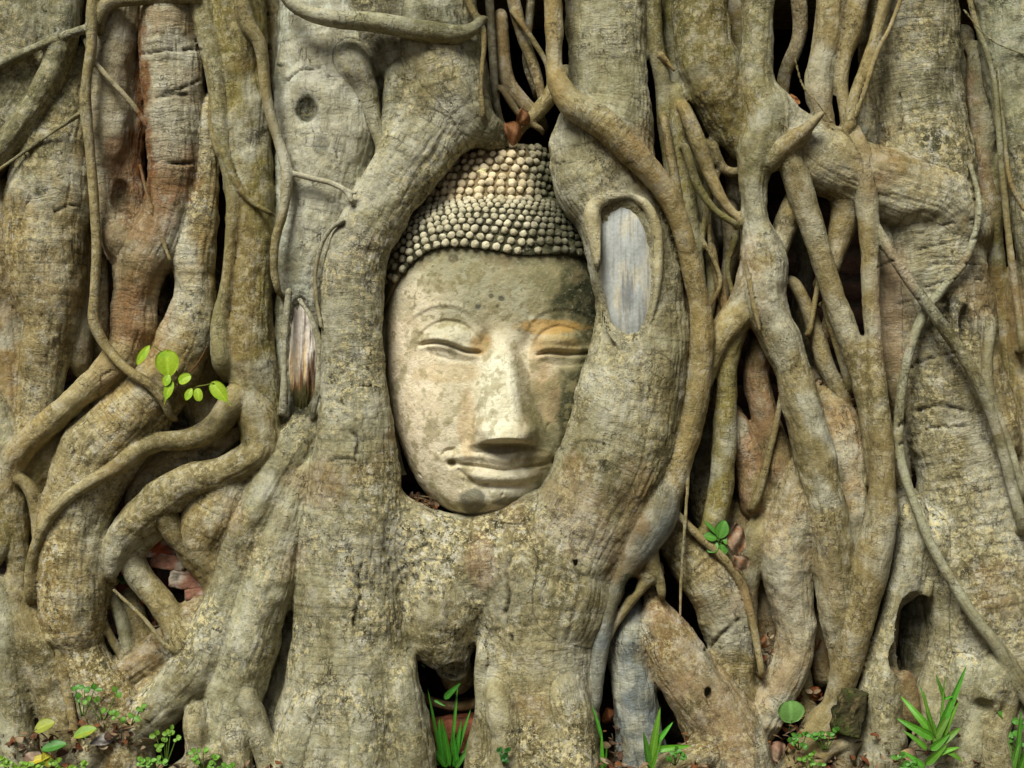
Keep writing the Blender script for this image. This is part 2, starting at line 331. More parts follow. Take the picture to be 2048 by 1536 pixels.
# ---- body under the chin and its right leg
root([(900,1078,20,20),(952,1064,22,36),(1006,1044,24,44),(1062,1012,30,50)], 48, 26, 1, C_GREY, .8)
root([(795,1010,20),(835,1038,24),(875,1062,26)], 28, 26, 1, C_GREY, .8)
root([(780,1060,66,20),(860,1108,86,20),(950,1138,104,20),(1040,1150,122,28),(1070,1260,114,34),(1078,1370,112,34),(1080,1480,124,34),(1080,1620,138,34)], 30, 26, .75, C_GREY, .95, wr=.3, label='broad lichen-covered root under the chin of the stone head')
root([(860,1110,60),(888,1190,90),(884,1258,74),(900,1312,44)], 10, 12, .9, C_GREY, .9)
root([(968,1300,15),(958,1350,11),(962,1420,13),(950,1500,18),(945,1580,22)], 62, 16, 1, C_GREY, .6)
root([(1000,1400,30),(1010,1480,34),(1000,1580,40)], 100, 14, 1, C_GREY, .8)
root([(1130,1380,36),(1150,1460,40),(1160,1580,46)], 96, 14, 1, C_GREY, .8)
root([(840,1390,8),(880,1408,9),(930,1412,10),(970,1395,10)], -60, 3, 1, C_BROWN, .2)
# ---- root framing the head on its right
root([(1208,-80,78,10),(1212,60,80,10),(1218,150,80,12),(1222,220,84,14),(1205,290,104,22),(1208,345,108,28),(1242,420,98,36),(1268,520,92,42),(1282,620,88,44),(1278,700,100,44),(1260,800,108,44),(1234,900,110,42),(1205,970,112,40),(1165,1050,116,36),(1130,1130,110,34),(1110,1220,104,34)], 40, 12, .82, C_GREY, .5, wr=.35, label='thick root curving down the right side of the head with a bare wound')
root([(1290,700,70),(1290,800,72),(1275,900,70),(1245,980,66)], 52, 14, .8, C_YEL, .4, wr=.1)
# ---- over it a long vine-like root, turning blue-grey at its foot
root([(1105,-80,21,80),(1108,80,18,88),(1111,150,20,95),(1142,205,28,112),(1200,243,31,128),(1252,292,29,130),(1302,345,25,124),(1342,405,22,112),(1367,475,20,98),(1387,560,20,82),(1404,640,22,72),(1402,720,26,62),(1386,820,27,58),(1362,900,29,56),(1337,970,34,54),(1310,1030,36,56)], 80, 4, 1, C_TAN, .3, label='long smooth root lying across the right frame root')
root([(1330,975,30,58),(1312,1030,44,62),(1278,1085,42,64),(1250,1135,27,70),(1226,1195,17,76),(1207,1260,16,76),(1196,1340,15,70),(1192,1410,9,58)], 60, 6, 1, C_BLUE, .05, label='smooth blue-grey foot of the long root')
root([(1290,1075,26,60),(1302,1130,20,66),(1318,1160,12,70),(1324,1190,8,70)], 66, 5, 1, C_TAN, .15)
root([(1308,1150,14),(1288,1168,13),(1258,1205,11),(1228,1250,9),(1215,1280,7)], 68, 4, 1, C_TAN, .1)
root([(1268,1140,10),(1285,1150,12),(1305,1150,14)], 68, 6, 1, C_TAN, .1)
root([(1340,560,16),(1370,640,14),(1385,760,16),(1372,860,16),(1340,950,15)], 25, 6, 1, C_BROWN, .3)
# ---- lower right of the body
root([(1262,1230,28),(1262,1310,44),(1272,1400,46),(1282,1500,50),(1285,1580,52)], 18, 8, 1, C_BLUE, .1, wr=.25)
root([(1304,1195,14,36),(1320,1250,42,34),(1348,1310,58,34),(1392,1375,68,34),(1436,1440,76,34),(1462,1510,84,34),(1474,1600,90,34)], 34, 8, .9, C_PINK, .5, wr=.3, label='brown root fanning out to the right with an oval knot hole')
root([(1320,1030,30),(1385,1110,52),(1435,1180,62),(1460,1260,54),(1466,1340,46),(1480,1420,40),(1490,1500,40)], 0, 8, .9, C_TAN, .35, wr=.5)
root([(1345,1020,8),(1400,1075,9),(1440,1110,9),(1480,1160,9),(1500,1220,8),(1514,1290,8),(1523,1345,7)], 58, 3, 1, C_TAN, .1)
root([(1378,930,4),(1370,1050,4),(1363,1150,4),(1360,1235,3)], 74, 2, 1, C_TAN, .1, name='rootlet')
root([(1300,1560,26),(1360,1525,30),(1420,1500,34)], 82, 8, 1, C_TAN, .4)
root([(1620,940,40),(1590,1010,56),(1574,1080,58),(1574,1150,50),(1584,1220,44),(1592,1280,42),(1578,1340,42),(1548,1395,42),(1520,1450,40)], 12, 8, 1, C_PINK, .35, label='pinkish bent root bowing to the right above the litter')
root([(1530,1060,36),(1500,1120,30),(1490,1190,26),(1500,1290,18),(1510,1400,18),(1500,1500,22)], -5, 7, 1, C_TAN, .2)
root([(1600,1340,22),(1612,1400,20),(1618,1450,22)], -20, 5, 1, C_TAN, .2)
root([(1650,1150,26),(1640,1250,24),(1645,1350,22)], -50, 5, 1, C_BROWN, .2)
# ---- tangle between the vine and the forked column
root([(1303,-80,15),(1310,80,18),(1325,160,18),(1332,240,18),(1342,320,18),(1350,400,14)], 5, 4, 1, C_OLIVE, .2)
root([(1322,110,7),(1338,128,5),(1348,142,3)], 30, 3, 1, C_TAN, .1, name='rootlet')
root([(1350,190,17),(1362,300,21),(1376,400,19),(1388,500,17),(1400,600,16),(1410,660,14)], 8, 4, 1, C_OLIVE, .2)
root([(1370,220,14),(1398,290,17),(1420,350,14),(1448,405,11),(1475,435,9),(1500,455,7)], 48, 4, 1, C_TAN, .25)
root([(1372,300,9),(1395,370,9),(1430,420,7),(1470,448,7)], 66, 3, 1, C_OLIVE, .1)
root([(1400,400,18),(1412,480,16),(1425,560,12),(1412,640,14)], -25, 4, 1, C_YEL, .2)
root([(1405,480,5),(1432,530,5),(1440,570,5),(1415,620,5)], 18, 2, 1, C_TAN, .1, name='rootlet')
root([(1425,500,8),(1440,590,7),(1455,640,7)], 0, 2, 1, C_TAN, .1)
root([(1458,420,18),(1462,500,16),(1450,580,14),(1440,640,16)], -45, 4, 1, C_BROWN, .2)
root([(1395,-80,52),(1402,60,60),(1420,150,62),(1445,220,52),(1475,275,36),(1500,310,26)], 12, 12, .85, C_OLIVE, .3, wr=.15, label='olive root leaning into the forked column')
root([(1425,290,10),(1450,340,10),(1500,345,10)], 10, 4, 1, C_BROWN, .2)
# ---- forked column
root([(1515,-80,32,40),(1515,80,32,42),(1516,170,36,42),(1528,240,46,42),(1514,310,40,44),(1506,380,30,46),(1512,450,31,46),(1526,520,46,44),(1524,590,48,46),(1548,650,38,52),(1580,725,35,58),(1602,800,37,62),(1622,880,39,64),(1640,960,41,64),(1655,1050,43,60),(1666,1130,41,54),(1672,1210,36,46),(1676,1290,28,36),(1678,1345,20,30)], 46, 9, 1, C_TAN, .3, label='long forked root column running from top to ground')
root([(1508,560,36),(1490,610,34),(1452,660,30),(1422,712,26),(1400,770,24)], 38, 9, 1, C_TAN, .3)
root([(1475,640,24),(1456,720,23),(1452,800,23),(1448,900,24),(1440,990,24),(1420,1060,22)], 26, 7, 1, C_OLIVE, .2)
root([(1489,520,4),(1500,570,5),(1510,620,5),(1520,660,4)], 92, 2, 1, C_TAN, .1, name='rootlet')
root([(1518,690,24),(1512,760,27),(1528,830,28),(1545,890,30),(1560,960,34)], -18, 7, 1, C_RED, .2)
root([(1480,860,26),(1500,930,32),(1515,1000,34)], -15, 7, 1, C_RED, .2)
root([(1562,790,5),(1552,850,7),(1540,900,7),(1528,950,8),(1508,1010,9)], 30, 3, 1, C_TAN, .1)
root([(1643,228,7,120),(1612,258,14,108),(1572,292,20,88),(1540,322,24,66)], 90, 7, 1, C_TAN, .3, ends=False, label='snapped root stub pointing to the upper right')
# ---- arm bridging to the big right trunk
root([(1530,220,40,24),(1600,272,50,24),(1655,320,70,24),(1725,352,70,24),(1800,378,76,22),(1870,400,80,12),(1910,450,70,0)], 12, 30, .85, C_TAN, .45, wr=.3)
root([(1690,370,36),(1690,430,30),(1678,480,24),(1660,540,20)], 15, 10, 1, C_TAN, .3)
root([(1575,440,24),(1590,400,22),(1602,370,20),(1560,490,20),(1535,530,22)], 20, 8, 1, C_TAN, .3)
root([(1700,240,12,60),(1718,300,22,66),(1730,360,25,70),(1736,430,21,74),(1741,500,20,76),(1741,580,17,80),(1746,680,18,82),(1754,780,22,82),(1761,880,25,80),(1765,960,27,78),(1764,1030,31,74),(1746,1110,38,68),(1726,1190,38,62),(1706,1270,36,56),(1690,1345,30,50),(1668,1410,24,46),(1640,1450,32,44),(1600,1500,26,44),(1560,1560,26,44)], 80, 7, 1, C_TAN, .3, label='straight root dropping in front of the arm of the big trunk')
root([(1572,305,24),(1595,365,27),(1620,440,25),(1645,520,22),(1670,600,22),(1700,680,24),(1722,760,20),(1738,850,17),(1745,950,14)], 62, 7, 1, C_TAN, .3)
root([(1590,570,12),(1615,620,15),(1636,680,17),(1655,740,18),(1690,800,14)], -8, 5, 1, C_TAN, .2)
root([(1655,620,10),(1680,700,11),(1700,770,10)], 10, 4, 1, C_TAN, .2)
root([(1650,790,26),(1672,860,52),(1686,950,60),(1690,1050,54),(1700,1140,40),(1720,1220,26)], -22, 9, .9, C_PINK, .35, label='rounded pinkish root behind the two straight roots')
root([(1790,640,26),(1790,760,22),(1796,880,22),(1800,1000,24)], -40, 6, 1, C_BROWN, .2)
# ---- upper right group
root([(1668,-80,30),(1660,60,32),(1644,130,28),(1640,200,28),(1656,250,16)], 20, 5, 1, C_TAN, .3)
root([(1728,-60,21),(1706,60,19),(1688,120,15),(1684,180,13),(1692,245,12)], 38, 4, 1, C_TAN, .3)
root([(1785,-60,14),(1755,60,12),(1728,140,12),(1706,200,11),(1700,255,12)], 72, 4, 1, C_TAN, .3)
root([(1815,-40,5),(1782,50,5),(1755,105,5),(1735,165,5),(1712,232,5)], 86, 3, 1, C_TAN, .1, name='rootlet')
root([(1588,110,3),(1605,170,3),(1630,200,3),(1665,245,3)], 80, 2, 1, C_TAN, .1, name='rootlet')
root([(1826,-80,95,-22),(1826,80,92,-22),(1834,180,92,-22),(1846,260,92,-14),(1856,340,98,-4),(1862,420,92),(1872,490,92),(1880,560,94),(1892,640,100),(1895,740,98),(1908,840,96),(1930,940,100),(1952,1040,112),(1966,1140,122),(1984,1240,132),(2000,1340,134),(2010,1450,130),(2020,1600,130)], 0, 10, .8, C_GREY, .6, wr=.6, label='massive ringed trunk-like root along the right side')
root([(1745,440,30),(1765,520,42),(1778,600,42),(1784,700,36),(1800,800,30)], -12, 10, .9, C_PINK, .15, wr=.3)
root([(1940,620,40),(1955,700,44),(1975,790,44),(2000,880,42)], 20, 9, 1, C_TAN, .5, wr=.5)
root([(1740,440,12,72),(1790,520,11,96),(1840,590,12,112),(1892,662,13,118),(1940,735,13,116),(1976,812,12,110),(2002,890,12,104),(2022,965,12,100),(2045,1050,12,100)], 100, 3, 1, C_GREY, .2, label='slender root running diagonally down across the ringed trunk')
root([(1940,330,5,70),(1958,400,6,86),(1952,460,7,92),(1928,525,8,98),(1882,582,9,98),(1846,632,10,90),(1820,700,10,86),(1804,775,10,80),(1797,860,10,78),(1804,930,10,82),(1830,1010,9,96),(1862,1090,10,108),(1902,1160,11,118),(1940,1222,12,126),(1992,1292,12,132),(2025,1352,11,134),(2070,1430,11,134)], 90, 3, 1, C_GREY, .2, label='slender root crossing under the diagonal one and down to the right edge')
root([(1945,1232,7),(2000,1288,8),(2040,1350,8),(2080,1420,8)], 122, 2, 1, C_GREY, .1)
root([(1955,110,20),(1962,200,26),(1967,280,26),(1962,345,22),(1975,420,22)], -28, 6, 1, C_RED, .2)
root([(1985,300,14),(1980,400,22),(1982,500,24),(1995,620,26),(2015,760,28),(2030,900,28)], -30, 6, 1, C_OLIVE, .2)
root([(2005,-80,72),(2018,60,62),(2030,160,56),(2048,260,54),(2066,360,50),(2080,480,48),(2090,600,44)], 28, 8, .9, C_GREY, .5, label='grey-green root in the upper right corner')
root([(1930,-40,5),(1950,40,6),(1975,110,6),(1990,170,6),(1998,260,7),(2008,380,7),(2018,480,7),(2028,560,8),(2045,690,8)], 66, 3, 1, C_TAN, .1)
root([(1928,20,3),(1965,65,3),(2005,92,3),(2070,115,3)], 98, 2, 1, C_TAN, .1, name='rootlet')
root([(1995,120,3),(2008,260,4),(2020,360,5),(2048,420,5)], 92, 2, 1, C_TAN, .1, name='rootlet')
root([(2050,560,40),(2050,700,40),(2060,850,40),(2070,1000,44)], -10, 8, 1, C_TAN, .3)
# ---- lower right toes
root([(1822,1020,30),(1828,1080,38),(1812,1160,36),(1790,1240,36),(1768,1315,38),(1758,1400,44),(1762,1480,46),(1755,1580,50)], 42, 8, 1, C_GREY, .8, label='speckled root toe splitting above the grass clump')
root([(1862,1060,40),(1868,1140,34),(1888,1210,30),(1892,1280,28),(1876,1340,28),(1862,1400,32),(1870,1480,36)], 34, 9, 1, C_GREY, .8)
root([(1792,1320,16),(1808,1360,20),(1820,1400,20),(1822,1440,16)], 62, 6, 1, C_RED, .4)
root([(1856,1160,9),(1848,1205,11),(1826,1245,13),(1795,1262,15)], 62, 6, 1, C_GREY, .4)
root([(1935,1330,40),(1920,1400,40),(1900,1460,44),(1850,1530,44),(1800,1600,44)], 58, 10, 1, C_GREY, .7)
root([(1990,1350,40),(1962,1430,26),(1940,1480,34),(1920,1560,40)], 100, 8, 1, C_GREY, .5)
root([(2012,1360,24),(2012,1420,22),(1985,1470,34),(1990,1560,44)], 110, 8, 1, C_GREY, .5, label='root toe with a dark hollow beside the right edge')
root([(1715,1470,18),(1690,1500,22),(1680,1570,26)], 50, 5, 1, C_BROWN, .4)
root([(1610,1560,20),(1650,1500,20),(1700,1480,16)], 60, 5, 1, C_TAN, .4)
# ---- vines on the upper left
root([(560,-60,13,112),(572,-8,14,116),(610,24,16,118),(670,38,18,112),(760,46,20,104),(850,62,21,98),(915,68,18,92),(948,56,13,84),(962,40,10,76)], 100, 4, 1, C_YEL, .3, label='thick vine sagging across the top beneath the frame edge')
root([(918,-50,7),(945,20,8),(962,50,8),(968,90,6),(962,170,5),(968,230,4)], 78, 3, 1, C_TAN, .1)
root([(478,-60,16,80),(492,40,17,84),(520,90,14,86),(530,170,11,84),(541,230,11,82),(560,290,11,80),(574,345,13,78),(567,420,10,78),(551,480,9,76),(548,540,8,70),(556,580,7,60)], 84, 3, 1, C_TAN, .2, label='wavy slender root left of the pale trunk')
root([(578,345,6,78),(620,356,6,78),(662,366,6,82),(692,382,6,98),(703,402,6,106)], 80, 3, 1, C_TAN, .1)
root([(690,380,5,100),(712,386,4,108)], 80, 2, 1, C_TAN, .1, name='rootlet')
root([(684,442,6,102),(662,458,5,90),(642,492,5,80),(631,545,5,78),(633,600,5,78),(643,655,4,84)], 80, 3, 1, C_TAN, .1, name='rootlet')
root([(392,-6,12,90),(300,-3,12,92),(226,4,13,92),(206,20,13,92),(199,50,11,84)], 90, 4, 1, C_YEL, .2)
root([(200,-50,12,96),(184,10,11,100),(183,90,11,104),(174,150,10,104),(171,210,12,104),(180,300,10,100),(188,400,10,96),(193,500,10,92),(189,590,10,90),(190,650,12,92),(222,706,10,98),(258,742,10,104),(298,768,11,104),(326,800,10,96),(340,830,8,80)], 100, 3, 1, C_TAN, .2, label='slender root hanging down the left side and bending under the sprig')
root([(-40,145,10),(0,128,10),(60,100,9),(120,75,9),(180,56,9)], 100, 4, 1, C_GREY, .2)
root([(168,222,6),(100,268,4),(40,310,4),(-20,352,4)], 92, 3, 1, C_TAN, .1, name='rootlet')
root([(170,80,5,96),(188,122,6,92),(235,175,6,86),(270,215,6,80),(292,250,5,72)], 90, 3, 1, C_YEL, .1, name='rootlet')
root([(280,330,4),(300,410,4),(325,480,4),(340,520,4)], 84, 3, 1, C_TAN, .1, name='rootlet')
# callus rims round the two wounds
root([(1262,392,8,116),(1215,398,11,122),(1187,415,16,124),(1187,455,17,124),(1199,500,17,126),(1209,560,17,127),(1214,620,16,127),(1227,665,13,126),(1242,690,8,118)], 112, 2, 1, (0.58, 0.52, 0.34), .2, name='callus_rim')
root([(1262,392,7,116),(1290,408,10,118),(1312,450,10,114),(1317,500,10,112),(1314,560,10,112),(1302,620,9,116),(1284,665,8,118),(1268,690,6,114)], 112, 2, 1, (0.55, 0.46, 0.26), .2, name='callus_rim')
root([(578,582,7),(573,640,8),(572,720,8),(569,780,9),(566,825,9)], 52, 2, 1, (0.50, 0.47, 0.36), .2, name='callus_rim')
root([(600,600,6),(625,645,8),(638,700,8),(636,770,7),(625,835,6)], 52, 2, 1, (0.50, 0.47, 0.36), .2, name='callus_rim')
root([(262,-60,34),(268,80,30),(262,200,36),(248,300,44),(245,400,52),(255,480,50)], -14, 14, .8, C_RED, .2)
root([(560,-60,40),(556,100,36),(556,300,34),(560,480,34),(556,640,32)], -50, 6, .9, C_BROWN, .3)
root([(690,-60,60),(760,90,60),(780,200,40),(790,330,26)], -40, 8, .9, C_OLIVE, .5)
root([(1750,-60,40),(1760,100,44),(1760,230,44),(1740,300,30)], -60, 6, .9, C_BROWN, .5, wr=.4)
root([(1348,-60,24),(1352,100,26),(1368,260,26),(1385,420,24),(1400,560,22),(1410,700,22)], -62, 4, 1, C_OLIVE, .2)
root([(1448,-60,24),(1475,60,20),(1480,180,24),(1470,380,20),(1480,520,22)], -80, 4, 1, C_BROWN, .2)
root([(1480,1040,34),(1450,1100,30),(1440,1000,26)], -60, 6, 1, C_BROWN, .2)
root([(1540,1120,30),(1530,1250,32),(1520,1380,34)], -70, 6, 1, C_BROWN, .2)
root([(1780,900,30),(1790,1040,34),(1775,1180,32),(1760,1300,30)], -40, 6, 1, C_BROWN, .2)
root([(1850,1230,50),(1845,1330,54),(1850,1420,50)], -70, 6, 1, C_DARK, .2)
root([(410,600,36),(420,700,40),(400,790,40),(420,860,30)], -50, 8, 1, C_BROWN, .2)
root([(190,60,24),(188,200,26),(190,330,24)], -40, 6, 1, C_BROWN, .2)
root([(1325,560,20),(1330,700,24),(1350,900,26),(1340,1010,26)], -30, 6, 1, C_BROWN, .2)
root([(1930,420,20),(1950,560,30),(1990,720,30),(2030,860,36)], -50, 6, 1, C_BROWN, .3)
root([(2040,980,40),(2060,1100,50)], -30, 6, 1, C_BROWN, .3)
root([(600,1080,40),(610,1200,44),(590,1320,50)], -50, 6, 1, C_DARK, .3)
root([(1415,180,7),(1425,300,6),(1415,400,6),(1398,520,6)], 10, 3, 1, C_OLIVE, .1)
root([(1440,330,6),(1418,420,6),(1425,520,5),(1450,600,6),(1440,720,6)], 5, 3, 1, C_BROWN, .1)
root([(1380,600,8),(1420,640,8),(1440,700,7),(1430,800,7)], -10, 3, 1, C_TAN, .1)
root([(1470,480,7),(1455,540,6),(1470,620,6),(1440,690,6)], -5, 3, 1, C_OLIVE, .1)
root([(1330,250,9),(1360,420,9),(1378,560,9),(1390,700,8)], 30, 3, 1, C_TAN, .1)
root([(1620,660,6),(1640,560,6),(1655,620,6),(1690,700,7)], 20, 3, 1, C_TAN, .1)
root([(1980,650,12),(1975,760,10),(2010,880,12),(2040,980,14)], 70, 3, 1, C_GREY, .1)
root([(1030,30,6),(1090,120,6),(1098,170,5)], -30, 3, 1, C_TAN, .1)
root([(1005,180,7),(1040,230,7),(1080,258,6)], -25, 3, 1, C_BROWN, .1)
root([(210,1250,8),(250,1320,8),(300,1345,8)], 20, 3, 1, C_TAN, .1)
root([(1500,1210,7),(1490,1300,7),(1500,1380,7)], 20, 3, 1, C_TAN, .1)
root([(580,1480,14),(600,1430,16),(620,1400,18)], 40, 6, 1, C_GREY, .4)
# ---- beyond the frame on both sides
for x0, r0, dd, cc, bend in [(-180,95,10,C_GREY,30),(-330,90,-20,C_TAN,-30),(-420,80,-50,C_OLIVE,10),(2180,95,10,C_TAN,-20),(2310,90,-20,C_GREY,30),(2420,80,-50,C_BROWN,-10)]:
    root([(x0,-150,r0,dd),(x0+bend,300,r0*.9,dd),(x0-bend,750,r0*.95,dd+10),(x0+bend*.5,1200,r0*1.1,dd+20),(x0+bend,1700,r0*1.4,dd+30)], dd, 10, .9, cc, .5, wr=.3)
root([(-260,-100,18),(-230,400,18),(-290,900,20),(-200,1500,24)], 80, 4, 1, C_TAN, .2)
root([(2230,-100,18),(2260,500,18),(2200,1000,20),(2280,1500,24)], 90, 4, 1, C_GREY, .2)
#ROOTS_END

# carved hollows: (x, y, depth, rx, ry, rd)
CARVE = [(1800,1315,70,24,34,50),(1848,1230,60,18,40,40),(1825,1265,70,34,78,70),(612,214,76,22,26,26), (241,388,50,18,34,40), (285,225,52,7,26,22), (278,150,60,7,60,18),
         (1252,545,128,58,142,32), (604,712,34,36,120,34), (1415,1385,96,8,13,18), (1967,1418,140,22,18,40),
         (1150,1105,118,5,50,10), (905,1345,40,26,22,40), (1258,1168,66,14,22,30),
         (420,905,26,26,12,24), (1885,640,78,16,50,20), (1930,650,78,12,40,16),
         (690,480,-200,1,1,1)]
# cracks: photo polylines, half-width, depth
CRACKS = [([(724,1132),(718,1160),(722,1195),(712,1225),(708,1250)],4,12), ([(1022,1112),(1014,1150),(1018,1200),(1010,1230),(1024,1285)],4,12),
          ([(692,832),(702,862),(716,880),(714,908)],4,10), ([(655,922),(690,916),(712,920)],3,6), ([(672,772),(700,774),(745,772)],3,5),
          ([(672,775),(668,800),(690,812)],3,5), ([(770,1100),(785,1140),(800,1190)],5,12), ([(545,132),(585,130)],2.5,5), ([(570,165),(600,142),(640,136)],2.5,5),
          ([(285,108),(340,100),(402,100)],3,6), ([(312,185),(360,178),(398,162)],3,6), ([(312,196),(345,188),(375,190)],4,6), ([(310,325),(360,328),(385,325)],4,7),
          ([(1795,855),(1835,822),(1880,812),(1960,826)],4,8), ([(1800,890),(1850,860),(1935,852)],3,6), ([(1810,740),(1850,720),(1930,700)],3,5),
          ([(1850,575),(1900,560),(1965,560)],3,6), ([(1785,610),(1840,600)],3,5), ([(1755,535),(1790,520)],3,5), ([(1800,150),(1800,260)],4,8),
          ([(35,480),(45,420),(62,392)],3,6), ([(68,470),(72,430)],3,6), ([(110,425),(135,412),(160,410)],3,5), ([(1020,340),(1120,326),(1265,326)],2,3),
          ([(1845,545),(1870,530),(1960,528)],2.5,4), ([(1830,470),(1880,452),(1950,440)],2.5,5), ([(1835,500),(1890,486),(1955,476)],2.5,5),
          ([(1100,905),(1170,882),(1210,888)],2.5,4), ([(1300,1500),(1330,1490)],2,3), ([(1255,332),(1270,360)],2,4), ([(1410,1300),(1450,1262),(1480,1240)],4,7), ([(1445,1268),(1470,1250)],4,7)]
# wrinkled collars (cx, cy, rx, ry, amount)
WRINK = [(890,205,120,60,1.0), (1230,260,120,60,.9), (1880,530,110,130,.9), (340,150,70,100,.5), (375,600,60,40,.8), (150,1280,70,30,1), (1130,1270,70,60,.9),
         (80,840,50,60,.6), (540,690,40,200,.1), (1450,1300,60,40,.8), (1880,420,90,60,.8), (700,780,70,60,.4), (430,1080,50,60,.8), (660,420,90,60,.5)]

def build_tree():
    VS = 3.6
    lo = np.array([-1480., -190., -880.]); hi = np.array([1480., 214., 880.])
    n = np.ceil((hi-lo)/VS).astype(int)+1
    ax = [lo[i]+VS*np.arange(n[i], dtype=np.float32) for i in range(3)]
    F = np.full(tuple(n), 60.0, dtype=np.float32)
    for r in R:
        s = r['s']; pad = 16+r['k']; fl = r['flat']; rm = s[:, 3]
        a = np.maximum(np.floor(((s[:, :3]-rm[:, None]-pad).min(0)-lo)/VS).astype(int), 0)
        b = np.minimum(np.ceil(((s[:, :3]+rm[:, None]+pad).max(0)-lo)/VS).astype(int)+1, n)
        if (b <= a).any(): continue
        L = np.full(tuple(b-a), 60.0, dtype=np.float32)
        for i in range(len(s)-1):
            p, q = s[i], s[i+1]; rr = max(p[3], q[3])+pad
            c0 = np.maximum(np.floor((np.minimum(p[:3], q[:3])-rr-lo)/VS).astype(int), a)
            c1 = np.minimum(np.ceil((np.maximum(p[:3], q[:3])+rr-lo)/VS).astype(int)+1, b)
            if (c1 <= c0).any(): continue
            x = (ax[0][c0[0]:c1[0]]-p[0])[:, None, None]; y = ((ax[1][c0[1]:c1[1]]-p[1])/fl)[None, :, None]; z = (ax[2][c0[2]:c1[2]]-p[2])[None, None, :]
            e = (q-p).astype(np.float32); ey = e[1]/fl; l2 = e[0]**2+ey**2+e[2]**2+1e-6
            t = np.clip((x*(e[0]/l2)+y*(ey/l2)+z*(e[2]/l2)), 0, 1)
            dd = np.sqrt((x-t*e[0])**2+(y-t*ey)**2+(z-t*e[2])**2)-(p[3]+t*e[3])
            v = L[c0[0]-a[0]:c1[0]-a[0], c0[1]-a[1]:c1[1]-a[1], c0[2]-a[2]:c1[2]-a[2]]
            np.minimum(v, dd*(1 if fl >= 1 else (fl+1)/2), out=v)
        G = F[a[0]:b[0], a[1]:b[1], a[2]:b[2]]; k = r['k']
        h = np.maximum(k-np.abs(G-L), 0)/k
        G[...] = np.minimum(G, L)-h*h*k*0.25
    for (x, y, d, rx, ry, rd) in CARVE:
        c = np.array(P(x, y, d)); ra = np.array([rx, rd, ry]); m = ra+12
        a = np.maximum(np.floor((c-m-lo)/VS).astype(int), 0); b = np.minimum(np.ceil((c+m-lo)/VS).astype(int)+1, n)
        if (b <= a).any(): continue
        X = (ax[0][a[0]:b[0]]-c[0])[:, None, None]/ra[0]; Y = (ax[1][a[1]:b[1]]-c[1])[None, :, None]/ra[1]; Z = (ax[2][a[2]:b[2]]-c[2])[None, None, :]/ra[2]
        e = (1-np.sqrt(X*X+Y*Y+Z*Z))*ra.min(); G = F[a[0]:b[0], a[1]:b[1], a[2]:b[2]]; k = 4.0
        h = np.maximum(k-np.abs(G-e), 0)/k; G[...] = np.maximum(G, e)+h*h*k*0.25
    F[0], F[-1] = 5, 5; F[:, 0], F[:, -1] = 5, 5; F[:, :, 0], F[:, :, -1] = 5, 5
    # naive surface nets
    I = F < 0
    cnt = np.zeros(tuple(n-1), dtype=np.int8)
    for dx in (0, 1):
        for dy in (0, 1):
            for dz in (0, 1): cnt += I[dx:n[0]-1+dx, dy:n[1]-1+dy, dz:n[2]-1+dz]
    cells = np.argwhere((cnt > 0) & (cnt < 8)); idx = np.full(tuple(n-1), -1, dtype=np.int32)
    idx[cells[:, 0], cells[:, 1], cells[:, 2]] = np.arange(len(cells))
    acc = np.zeros((len(cells), 3), dtype=np.float32); num = np.zeros(len(cells), dtype=np.float32)
    for axis in range(3):
        o1, o2 = [i for i in range(3) if i != axis]
        for u in (0, 1):
            for v in (0, 1):
                off = np.zeros(3, int); off[o1] = u; off[o2] = v; off2 = off.copy(); off2[axis] = 1
                A = F[tuple((cells+off).T)]; B = F[tuple((cells+off2).T)]
                m = (A < 0) != (B < 0); t = np.where(m, A/(A-B+1e-12), 0)
                pt = np.tile(off.astype(np.float32), (len(cells), 1)); pt[:, axis] = t
                acc += pt*m[:, None]; num += m
    V = (cells+acc/num[:, None])*VS+lo
    V = V.astype(np.float32)
    quads = []
    for axis in range(3):
        o1, o2 = [(1, 2), (2, 0), (0, 1)][axis]
        sl0 = [slice(1, n[i]-1) for i in range(3)]; sl0[axis] = slice(0, n[axis]-1); sl1 = list(sl0); sl1[axis] = slice(1, n[axis])
        A = I[tuple(sl0)]; B = I[tuple(sl1)]
        for mm, flip in ((A & ~B, False), (~A & B, True)):
            e = np.argwhere(mm)
            for i in range(3):
                if i != axis: e[:, i] += 1
            def g(u, v):
                q = e.copy(); q[:, o1] += u; q[:, o2] += v; return idx[tuple(q.T)]
            q = np.stack([g(-1, -1), g(0, -1), g(0, 0), g(-1, 0)], 1)
            quads.append(q[:, ::-1] if flip else q)
    Q = np.vstack(quads); Q = Q[(Q >= 0).all(1)]
    Q = Q[:, ::-1].copy()      # depth axis points the other way in metres
    del F, I, cnt, idx
    # light smoothing
    for _ in range(2):
        A = np.zeros_like(V); c = np.zeros(len(V), dtype=np.float32)
        for i in range(4):
            for j in (1, 3):
                np.add.at(A, Q[:, i], V[Q[:, (i+j) % 4]]); np.add.at(c, Q[:, i], 1)
        V = V*0.5+0.5*A/np.maximum(c, 1)[:, None]
    def normals(V):
        nn = np.cross(V[Q[:, 2]]-V[Q[:, 0]], V[Q[:, 3]]-V[Q[:, 1]]); nv = np.zeros_like(V)
        for i in range(4): np.add.at(nv, Q[:, i], nn)
        nv /= np.linalg.norm(nv, axis=1)[:, None]+1e-9; return -nv
    NV = normals(V)
    # owner, axial coordinates, blended colour
    nV = len(V); best = np.full(nV, 1e9, dtype=np.float32); own = np.zeros(nV, dtype=np.int32)
    rs = np.zeros(nV, dtype=np.float32); ra = np.zeros(nV, dtype=np.float32)
